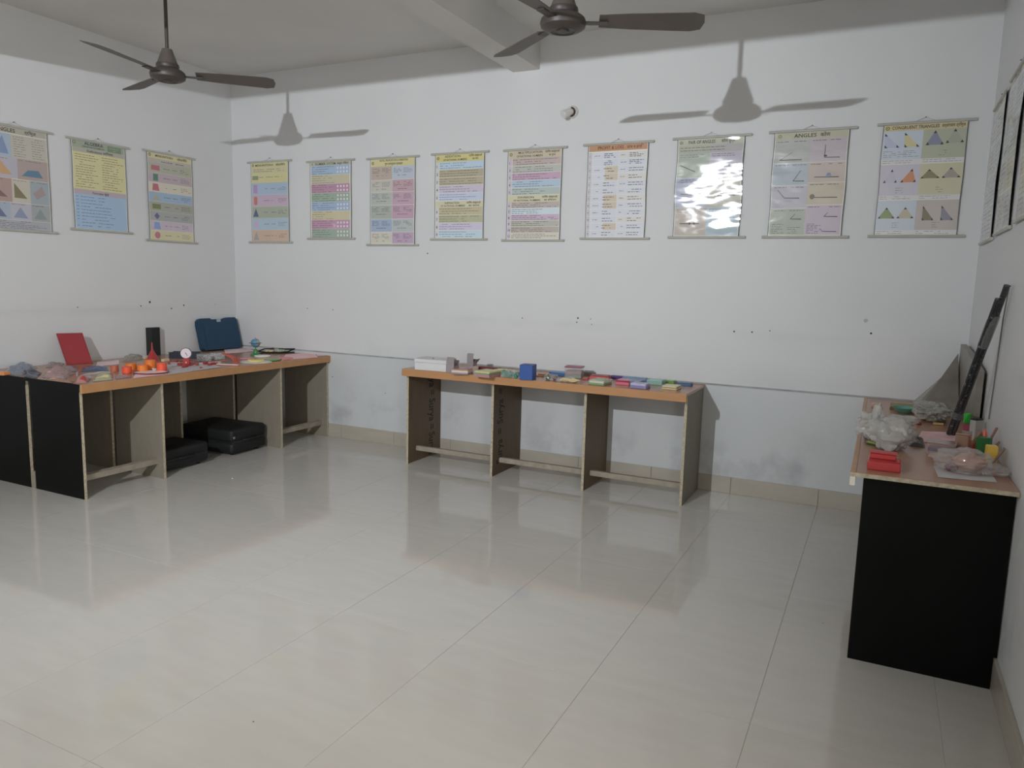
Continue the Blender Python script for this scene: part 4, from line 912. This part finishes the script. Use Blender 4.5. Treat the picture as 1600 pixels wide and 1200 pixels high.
# scattered red pieces
RP = plastic('piece_red', 140, 30, 32); spots = [(264, 569, 5), (268, 566, 4), (281, 571, 6), (287, 574.5, 5), (291, 573, 8), (300, 570, 6), (308, 571, 6), (314, 575.5, 3), (321, 569.5, 7), (327, 571, 6), (333, 570, 6), (339, 569.5, 5), (349, 566.5, 4), (276, 566, 5), (225, 573.5, 4), (214, 575, 4)]
p0 = MB().box(-.5, -.4, 0, .5, .4, .6, bev=.12).done('red_piece', RP, None); first = True
ORD = 'first second third fourth fifth sixth seventh eighth ninth tenth eleventh twelfth thirteenth fourteenth fifteenth last'.split()
spots.sort()
for i, (x, y, s_) in enumerate(spots):
    o = p0 if first else p0.copy()
    if not first: COL.objects.link(o)
    first = False; q = at(x, y, ZL+.002); k = s_/250*1.5; o.location = (q.x, q.y, ZL+.004); o.scale = (k, k*.7, k*.8); o.rotation_euler = (0, 0, i*1.3)
    tag(o, 'little dark red piece on the left table, %s from the left' % ORD[i] if i < 15 else 'little dark red piece farthest right, behind the white strip', 'game piece', 'red pieces on the left table')
# boxes by the wall behind the funnel
pack('block', 'cream block at the foot of the tall black box', 'block', (256, 565.5, 265, 564.5), ZL, .03, [(.022, plastic('cream_block', 186, 164, 130), 0, 'block_body')])
pack('block', 'pale block left of the funnel by the wall', 'block', (226, 561.5, 232, 561), ZL, .03, [(.028, plastic('pale_block', 176, 168, 150), 0, 'block_body')])
pack('box_low', 'low brown box lying behind the printed sheet, below the basket', 'box', (270, 565.5, 300, 564), ZL, .04, [(.010, plastic('box_brown', 128, 70, 62), 0, 'box_body')])
# bags on the left end
def pillow(label, corners, z, h, m, seed, name='plastic_bag', cat='bag', inner=None):
    P = [at(x, y, z) for x, y in corners]; o0 = sum(P, Vector())/4; o0.z = z+.0003; t = thing(name, label, cat, o0)
    def mesh(nm, sc, hh, mt, sd):
        bm = bmesh.new(); n = 14; G = []
        for side in (1, -1):
            g = []
            for j in range(n+1):
                row = []
                for i in range(n+1):
                    u, v = i/n, j/n; q = (P[0]*(1-u)+P[1]*u)*(1-v)+(P[3]*(1-u)+P[2]*u)*v - o0; q *= sc
                    e = (math.sin(math.pi*u)*math.sin(math.pi*v))**.45 if 0 < u < 1 and 0 < v < 1 else 0
                    w_ = noise.noise(Vector((q.x*14+sd, q.y*14, sd*2)))
                    z_ = hh*e*(.62+.75*w_) if side > 0 else 0
                    edge = .004*noise.noise(Vector((q.x*40, q.y*40, sd)))
                    row.append(bm.verts.new((q.x+edge, q.y+edge, max(.0006, z_)+(.0012 if side > 0 else 0))))
                g.append(row)
            for j in range(n):
                for i in range(n): bm.faces.new((g[j][i], g[j][i+1], g[j+1][i+1], g[j+1][i]))
            G.append(g)
        bmesh.ops.recalc_face_normals(bm, faces=bm.faces)
        me = bpy.data.meshes.new(nm); bm.to_mesh(me); bm.free(); me.materials.append(mt); o = bpy.data.objects.new(nm, me); COL.objects.link(o); o.parent = t; return o
    h *= 1.45 if z < .75 else 1
    if inner: mesh('contents', .82, h*.7, inner, seed+5)
    mesh('bag_film', 1, h, m, seed); return t
SLATE = plastic('slate_blue', 92, 104, 132); PKI = plastic('faded_pink', 178, 124, 124); NV = plastic('deep_blue', 40, 66, 116); YL = plastic('straw', 190, 184, 122)
pillow('milky blue plastic bag at the left end of the table, by the wall', [(4, 584.5), (34, 587.5), (60, 575), (24, 571)], ZL, .040, BLUEF, 1, inner=SLATE)
pillow('dark navy pouch on the left table between the blue and the pink bag', [(37, 589), (57, 591.5), (66, 583), (48, 582)], ZL, .026, film('navy', (.05, .06, .10), .9), 2, 'pouch', 'pouch')
pillow('big pink plastic bag at the near edge of the left table', [(64, 590), (100, 594.5), (117, 584), (77, 579)], ZL, .038, PINKF, 3, inner=PKI)
pillow('flat brown bag along the near edge in front of the pink one', [(68, 594), (113, 599.5), (116, 596.2), (71, 591.8)], ZL, .020, film('brown', (.30, .17, .12), .8), 4, inner=plastic('tan_pack', 176, 130, 96))
pillow('clear bag of red pieces at the near corner of the left table', [(118, 599), (136, 599.5), (146, 591), (124, 589.5)], ZL, .034, CLEAR, 5, inner=plastic('bag_red', 150, 40, 30))
pillow('deep blue flat bag behind the red one, below the red board', [(124, 581.5), (170, 579), (166, 573.5), (132, 575)], ZL, .024, film('deep_blue', (.07, .12, .22), .85), 6, inner=NV)
pillow('pale yellow bag near the table front, right of the bag of red pieces', [(144, 597), (177, 593.5), (175, 586), (150, 587.5)], ZL, .026, film('yellow', (.50, .48, .32), .7), 7, inner=YL)
pillow('dusty rose bag right of the pale yellow bag', [(181, 593), (205, 590), (202, 586.5), (180, 588)], ZL, .014, film('rose', (.36, .19, .19), .85), 8)
pillow('pale pink bag by the wall, behind the big pink plastic bag', [(70, 575), (98, 574), (100, 568), (76, 569)], ZL, .022, PINKF, 9)
pillow('grey-blue bag at the wall behind the milky blue bag', [(26, 569), (58, 567.5), (60, 564), (32, 564)], ZL, .022, BLUEF, 10)
pillow('yellowish clear bag by the wall left of the tall black box', [(190, 566), (224, 562), (222, 556.5), (194, 559)], ZL, .036, film('straw', (.42, .40, .32), .55), 11)
pillow('mauve plastic bag lying just below the red board', [(96, 582), (121, 580.5), (122, 573.5), (102, 574.5)], ZL, .022, film('mauve', (.33, .25, .27), .7), 13)
pillow('thin white plastic bag in front of the mauve one', [(119, 588.8), (122, 588.6), (123, 583), (119, 583.2)], ZL, .016, MILKY, 14)
pillow('flat white bag between the deep blue and the pale yellow bag', [(124, 587.3), (180, 583), (176, 581), (130, 584.5)], ZL, .014, MILKY, 12)
pack('block', 'small orange block at the far left end of the left table', 'block', (-8, 586, 6, 587), ZL, .05, [(.022, plastic('amber', 190, 120, 60), 0, 'block_body')])

# ---- right table
def wl_r(px, py, X=W): 
    d = fwd + c_r*((px-800)/FPX) + c_u*((600-py)/FPX); return CAM + d*((X-CAM.x)/d.x)
RDB = plastic('case_red', 168, 34, 36, 1.9, .4)
t, w = T('stacked_trays', 'bright red plastic tray set at the near left of the right table', 'tray', (1354.5, 733.5, 1406.5, 740), ZR)
MB().box(-w/2, 0, .0005, w/2, .105, .034, bev=.003).done('lower_tray', RDB, t)
for i in range(3): MB().box(-w/2-.0015, -.0015, .008+.009*i, w/2+.0015, -.0001, .011+.009*i).done('rib', RDB, t)
MB().box(-w/2+.006, .055, .0345, w/2-.018, .105, .056, bev=.003).done('upper_tray', RDB, t); MB().box(-w/2+.004, .05, .0562, w/2-.014, .108, .061, bev=.002).done('lid', RDB, t)
MB().box(w/2-.016, .02, .0345, w/2-.003, .10, .040, bev=.001).done('clip', RDB, t)
# big crumpled white bag
p = at(1398, 704, ZR); t = thing('plastic_bag', 'big crumpled white translucent bag on the right table', 'bag', (p.x, p.y, ZR+.0005), R(20))
MB().ball(.080, .095, .078, (0, .05, .062), 4, .38, 1.5, 3).done('bag_bulk', MILKY, t, True)
MB().ball(.052, .085, .05, (-.035, .20, .07), 4, .45, 1.8, 6).done('bag_mouth', MILKY, t, True)
MB().ball(.07, .04, .022, (.07, .16, .105), 4, .5, 1.8, 8).done('bag_fold', MILKY, t, True)
MB().ball(.022, .03, .05, (-.03, .15, .13), 3, .4, 1.8, 9).done('bag_handle', MILKY, t, True)
MB().ball(.045, .04, .035, (-.01, .04, .036), 3, .4, seed=2).done('contents', plastic('greyish_white', 160, 158, 150), t)
pack('strip_stack', 'short green strip with dark underside left of the big white bag, far one', 'block', (1350.5, 653.5, 1366, 655), ZR, .06, [(.006, plastic('dark_green', 50, 66, 30), 0, 'underside'), (.008, plastic('moss_green', 96, 118, 56), 0, 'top_strip')])
t = pack('strip_stack', 'short green strip with dark underside left of the big white bag, near one', 'block', (1353, 694, 1368, 697), ZR, .05, [(.006, plastic('dark_green', 50, 66, 30), 0, 'underside'), (.010, plastic('lime_green', 120, 138, 66), 0, 'top_strip')])
p = at(1356, 684, ZR); t = thing('counter_dome', 'small blue domed piece left of the big white bag', 'cap', (p.x, p.y, ZR+.0005))
MB().lathe([(.016, 0), (.017, .004), (.012, .022), (.007, .030)], 20).done('cap_body', plastic('cap_blue', 58, 92, 150), t, True); MB().lathe([(.018, 0), (.018, .003)], 20).done('rim', plastic('cap_navy', 34, 50, 90), t, True)
bagged('candle_pack', 'peach coloured piece in clear wrap at the back left corner of the right table', 'pack', (1359, 637, 1373, 638.5), ZR, .06, .03, plastic('peach', 166, 108, 84), CLEAR, 1, 12, 'peach_piece', 1.2)
t, w = T('photo_frame', 'wooden tray frame with a dark red end near the wall', 'frame', (1390, 639.5, 1434, 643.5), ZR)
OL = plastic('olive_wood', 128, 116, 84)
MB().box(-w/2, 0, .001, w/2, .035, .012, bev=.001).done('base_board', plastic('dark_olive_wood', 84, 72, 46), t); MB().box(-w/2, .02, .0122, w/2, .06, .038, bev=.002).done('back_board', OL, t); MB().box(w/2-.03, .002, .0122, w/2-.002, .0198, .022, bev=.001).done('red_end', plastic('oxblood', 74, 30, 24), t)  # base board in a darker wood tone than the back board
p = at(1413, 645, ZR); t = thing('bowl', 'teal bowl half hidden behind the big white bag', 'bowl', (p.x, p.y, ZR+.0005))
MB().lathe([(.03, 0), (.052, .014), (.062, .03), (.064, .031), (.060, .031), (.05, .016), (.028, .004)], 28, cap=False).done('bowl_body', plastic('bowl_teal', 76, 132, 118), t, True); MB().lathe([(.029, .0005), (.029, .0042)], 24).done('foot', TEAL, t)
p = at(1466, 662, ZR); t = thing('wrapped_bundle', 'grey clear plastic bundle with gold clip, in front of the leaning boards', 'bundle', (p.x, p.y, ZR+.0005), R(10))
MB().ball(.085, .13, .048, (-.01, .09, .05), 4, .4, 2.4, 14).done('plastic_film', GREYF, t, False); MB().box(-.05, .03, .002, .045, .15, .03, bev=.004).done('inner_pack', plastic('olive_grey', 110, 108, 90), t)
MB().box(-.035, -.052, .001, .012, -.044, .012, bev=.001).done('gold_clip', plastic('gold', 170, 140, 84), t); MB().box(-.035, -.0435, .001, .012, -.03, .009).done('clip_base', plastic('clip_brown', 92, 70, 48), t)
p = at(1435.5, 664, ZR); t = tag(MB().box(-.012, -.009, 0, .012, .009, .016, bev=.003).done('red_chip', plastic('chip_red', 100, 34, 28), None, loc=(p.x, p.y, ZR+.0005)), 'small dark red block right of the big white bag', 'block')
# wrapped boards leaning into the corner
t = thing('wrapped_board', 'dusty boards in grey-brown wrap leaning into the right corner', 'board', (5.95, -.33, ZR+.0005))
WB = mat('dusty_wrap', (.22, .20, .17), .35, .2, 8, bump=.004, bump_scale=18, spec=.6); WB2 = mat('dusty_wrap_light', (.30, .275, .235), .35, .2, 8, bump=.004, bump_scale=18, spec=.6)
def PT(px, py, Y):
    d = fwd + c_r*((px-800)/FPX) + c_u*((600-py)/FPX); return CAM + d*((Y-CAM.y)/d.y)
def leaning(pts, th, nm, m):
    for q in pts: q.x = min(q.x, W-.052)
    slab(pts, th, nm, m, t)
q0 = at(1468, 668, ZR+.002); q1 = at(1513, 668, ZR+.002)
leaning([Vector((5.80, -.42, ZR+.002)), Vector((6.035, -.42, ZR+.002)), PT(1522, 578, -.05), PT(1503, 556, -.05)], .02, 'front_board', WB)
leaning([Vector((5.79, -.30, ZR+.002)), Vector((5.88, -.30, ZR+.002)), PT(1512, 566, -.035), PT(1497, 562, -.035)], .015, 'side_board', WB2)
yR = wl_r(1533, 580, W-.03).y; zR_ = wl_r(1533, 580, W-.03).z-ZR
MB().prism([(yR, .002), (-.07, .002), (-.07, zR_+.07), (yR*.5, zR_+.05), (yR, zR_)], 0, .03, Matrix.Translation((W-.045-5.95, .33, 0)) @ Matrix(((0, 0, 1, 0), (1, 0, 0, 0), (0, 1, 0, 0), (0, 0, 0, 1)))).done('right_board', WB, t)
leaning([Vector((5.76, -.22, ZR+.002)), Vector((5.83, -.24, ZR+.002)), PT(1500, 572, -.03), PT(1490, 575, -.03)], .01, 'wrap_flap', GREYF)
# long dark rod bundle leaning on the right wall
b0 = at(1485, 683, ZR+.002); b1 = wl_r(1572, 446, W-.03)
t = thing('wrapped_poles', 'bundle of dark poles wrapped in shiny film leaning on the right wall', 'pole', (b0.x, b0.y, ZR+.0008))
PW = mat('dark_wrap', (.022, .026, .028), .25, .5, 60, bump=.003, bump_scale=60, spec=.8)
nt = PW.node_tree; nz = nt.nodes.new('ShaderNodeTexNoise'); nz.inputs['Scale'].default_value = 70; nz.inputs['Detail'].default_value = 2; cr = nt.nodes.new('ShaderNodeValToRGB'); e = cr.color_ramp.elements
e[0].position, e[1].position = .60, .76; e[0].color = (.018, .022, .024, 1); e[1].color = (.22, .23, .24, 1)
tc = nt.nodes.new('ShaderNodeTexCoord'); nt.links.new(tc.outputs['Object'], nz.inputs[0]); nt.links.new(nz.outputs['Fac'], cr.inputs[0]); nt.links.new(cr.outputs[0], nt.nodes['Principled BSDF'].inputs['Base Color'])
dv = (b1-b0); L_ = dv.length; dn = dv.normalized(); side = dn.cross(Vector((0, 0, 1))).normalized(); up2 = side.cross(dn)
def along(f, a=0, b=0): return dn*(L_*f)+side*a+up2*b+Vector((0, 0, .016))
MB().tube([along(0, -.009), along(.3, -.009), along(.62, -.009), along(.98, -.007)], [.0125]*4, 8).done('pole', PW, t, True)
MB().tube([along(.0, .009), along(.5, .009), along(.90, .009)], .012, 8).done('pole', PW, t, True)
MB().tube([along(.0, .001, .012), along(.5, .001, .012), along(.86, .001, .012)], .012, 8).done('pole', PW, t, True)
MB().tube([along(.60, -.002, .004), along(.68, -.002, .004), along(.76, -.004, .004), along(.80, -.010, .004)], [.022, .023, .023, .018], 10).done('film_sleeve', film('silver', (.22, .23, .23), .5, .004, 60), t, True)
MB().tube([along(.80, -.020, .004), along(.90, -.016, .004)], .005, 6).done('short_rod', GREYC, t, True)
MB().tube([along(.12, .004, .002), along(.16, .001, .002)], .024, 10).done('film_band', film('silver', (.22, .23, .23), .5), t, True)
c0 = wl_r(1577, 447, W-.006); c1 = wl_r(1567, 500, W-.006); c2 = wl_r(1556, 580, W-.005); c3 = wl_r(1545, 655, W-.005)
t = thing('cord', 'thin grey cord hanging down the right wall behind the leaning poles', 'cord', c0)
MB().tube([(0, 0, 0), c1-c0, c2-c0, c3-c0], .0028, 6).done('cord_line', plastic('cord_grey', 100, 98, 94), t, True); MB().lathe([(.006, -.003), (.006, .003)], 8).done('knot', MATS['p_cord_grey'], t)
# coloured boxes along the wall
def upright(name, label, cat, px, d, parts):
    t, w = T(name, label, cat, px, ZR); h = 0
    for th, m, pn in parts:
        MB().box(-w/2, 0, h+.0004, w/2, d, h+th, bev=.0012).done(pn, m, t); h += th
    return t
upright('block_tower', 'green block on top of a pink one, behind the leaning poles', 'block', (1502.5, 680, 1512.5, 681.5), .035, [(.058, plastic('pink_block', 170, 76, 98), 'pink_block'), (.050, plastic('vivid_green', 30, 150, 44, 2.2), 'green_block')])
upright('carton', 'white carton with a black top near the right wall', 'box', (1512.5, 687, 1521.5, 689), .05, [(.096, plastic('carton_white', 150, 146, 140), 'carton_body'), (.006, BLKM, 'black_top')])
t, w = T('display_box', 'peach tinted clear container between the leaning poles and the white carton', 'box', (1490, 709, 1511, 712), ZR)
MB().box(-w/2, 0, .0005, w/2, .09, .085, bev=.003).done('container', film('peach', (.42, .25, .18), .75, .0005), t); MB().box(-w/2+.005, .005, .001, w/2-.005, .085, .03, bev=.003).done('contents', plastic('terracotta', 132, 78, 56), t); MB().box(-w/2-.001, -.001, .0852, w/2+.001, .091, .092, bev=.002).done('lid', film('peach_lid', (.45, .3, .22), .8, .0005), t)
p = at(1522, 712, ZR); t = thing('wooden_shape', 'brown wooden shape with a red face near the right wall', 'block', (p.x, p.y, ZR+.0005), R(20))
MB().prism([(-.035, 0), (.02, 0), (.03, .06), (.01, .11), (-.01, .07)], 0, .02, Matrix.Rotation(R(90), 4, 'X')).done('wood_piece', plastic('walnut', 112, 76, 50), t)
MB().prism([(-.035, .0), (-.004, .0), (.0, .04), (-.02, .055)], .0205, .024, Matrix.Rotation(R(90), 4, 'X')).done('red_face', plastic('face_red', 140, 40, 26), t)
p = at(1536, 700, ZR); t = thing('play_cone', 'bright orange-red cone near the right wall', 'cone', (p.x, p.y, ZR+.0005))
MB().lathe([(.024, 0), (.024, .003), (.004, .085), (.001, .087)], 20).done('cone_body', plastic('cone_orange', 210, 74, 50, 2.1), t, True); MB().lathe([(.026, 0), (.026, .0028)], 20).done('base_ring', MATS['p_cone_orange'], t)
p = at(1540, 722, ZR); t = thing('cylinder_block', 'dark green hexagonal block behind the yellow one', 'block', (p.x-.005, p.y+.07, ZR+.0005), R(10))
MB().lathe([(.030, 0), (.030, .088)], 6).done('block_body', plastic('bottle_green', 34, 92, 46), t); MB().lathe([(.026, .0882), (.026, .090)], 6).done('block_top', plastic('bottle_green_top', 44, 108, 58), t)
p = at(1548, 733, ZR); t = thing('cylinder_block', 'yellow box nearest the camera along the right wall', 'block', (p.x, p.y+.035, ZR+.0005), R(5))
MB().box(-.019, -.019, 0, .019, .019, .086, bev=.0015).done('block_body', plastic('yellow', 206, 164, 36), t); MB().box(-.017, -.017, .0862, .017, .017, .088).done('block_top', plastic('yellow_top', 216, 176, 60), t)
def stick(px0, py0, px1, py1, lab):
    a_ = at(px0, py0, ZR+.001); a_.x = min(a_.x, W-.06); b_ = wl_r(px1, py1, W-.012); t = thing('wooden_stick', lab, 'stick', (a_.x, a_.y, ZR+.0005), 0, 'sticks leaning on the right wall')
    MB().tube([(0, 0, .005), b_-a_+Vector((0, 0, 0))], .005, 6).done('stick_shaft', plastic('stick_brown', 116, 84, 66), t, True); MB().lathe([(.006, 0), (.006, .012)], 8).done('stick_end', MATS['p_stick_brown'], t, True)
for q, w_ in (((1556, 716, 1558, 668), 'farthest and tallest brown stick leaning on the right wall'), ((1562, 722, 1562, 690), 'middle one of three brown sticks leaning on the right wall'), ((1572, 736, 1570, 700), 'brown stick on the right wall nearest the camera, beside the yellow box')):
    stick(*q, w_)
# clear box with blue contents
t, w = T('display_box', 'pale pink clear box with blue and green layers inside', 'box', (1446, 710, 1492, 716), ZR)
MB().box(-w/2+.004, .004, .001, w/2-.004, .085, .008, bev=.001).done('peach_base', plastic('peach_base', 186, 120, 92), t); MB().box(-w/2+.006, .006, .0082, w/2-.006, .083, .016, bev=.001).done('green_layer', plastic('mint', 118, 138, 128), t)
MB().box(-w/2+.006, .006, .0162, w/2-.006, .083, .030, bev=.001).done('blue_layer', plastic('indigo', 52, 54, 100), t); MB().box(-w/2, 0, .0006, w/2, .09, .052, bev=.003).done('clear_case', film('pale_pink', (.62, .45, .42), .3, .001), t); MB().box(-w/2-.001, -.001, .0522, w/2+.001, .091, .056, bev=.001).done('pink_lid', film('pink_lid', (.5, .36, .35), .75, .001), t)
pillow('dark brown pouch left of the pale pink clear box', [(1420, 697), (1445, 700), (1443, 688), (1424, 686)], ZR, .045, film('brown_pouch', (.085, .065, .06), .92), 21, 'pouch', 'pouch')
sheet('blank white paper sheet under the clear bag at the near edge', [(1466, 746), (1558, 754), (1545, 733), (1458, 728)], PAPER, z=ZR, lift=.0006, curl=.0008)
sheet('pale pink sheet behind the pale pink clear box', [(1432, 690), (1500, 696), (1494, 676), (1440, 674)], PINKP, z=ZR)
p = at(1508, 742, ZR); t = thing('plastic_bag', 'clear bag holding a skin-coloured lump on the white sheet', 'bag', (p.x, p.y, ZR+.0025), R(8))
MB().ball(.058, .042, .034, (.02, .045, .037), 3, .25, 2, 33).done('peach_lump', plastic('skin', 176, 124, 100), t, False); MB().ball(.022, .02, .016, (-.042, .03, .018), 3, .3, 2, 5).done('purple_piece', plastic('purple_piece', 100, 50, 74), t, False)
MB().ball(.10, .07, .048, (0, .045, .040), 4, .35, 2.4, 31).done('bag_film', film('pale', (.62, .58, .57), .38), t, False); MB().ball(.05, .045, .022, (.10, .03, .018), 3, .5, 2.6, 35).done('bag_end', film('pale', (.62, .58, .57), .38), t, False)
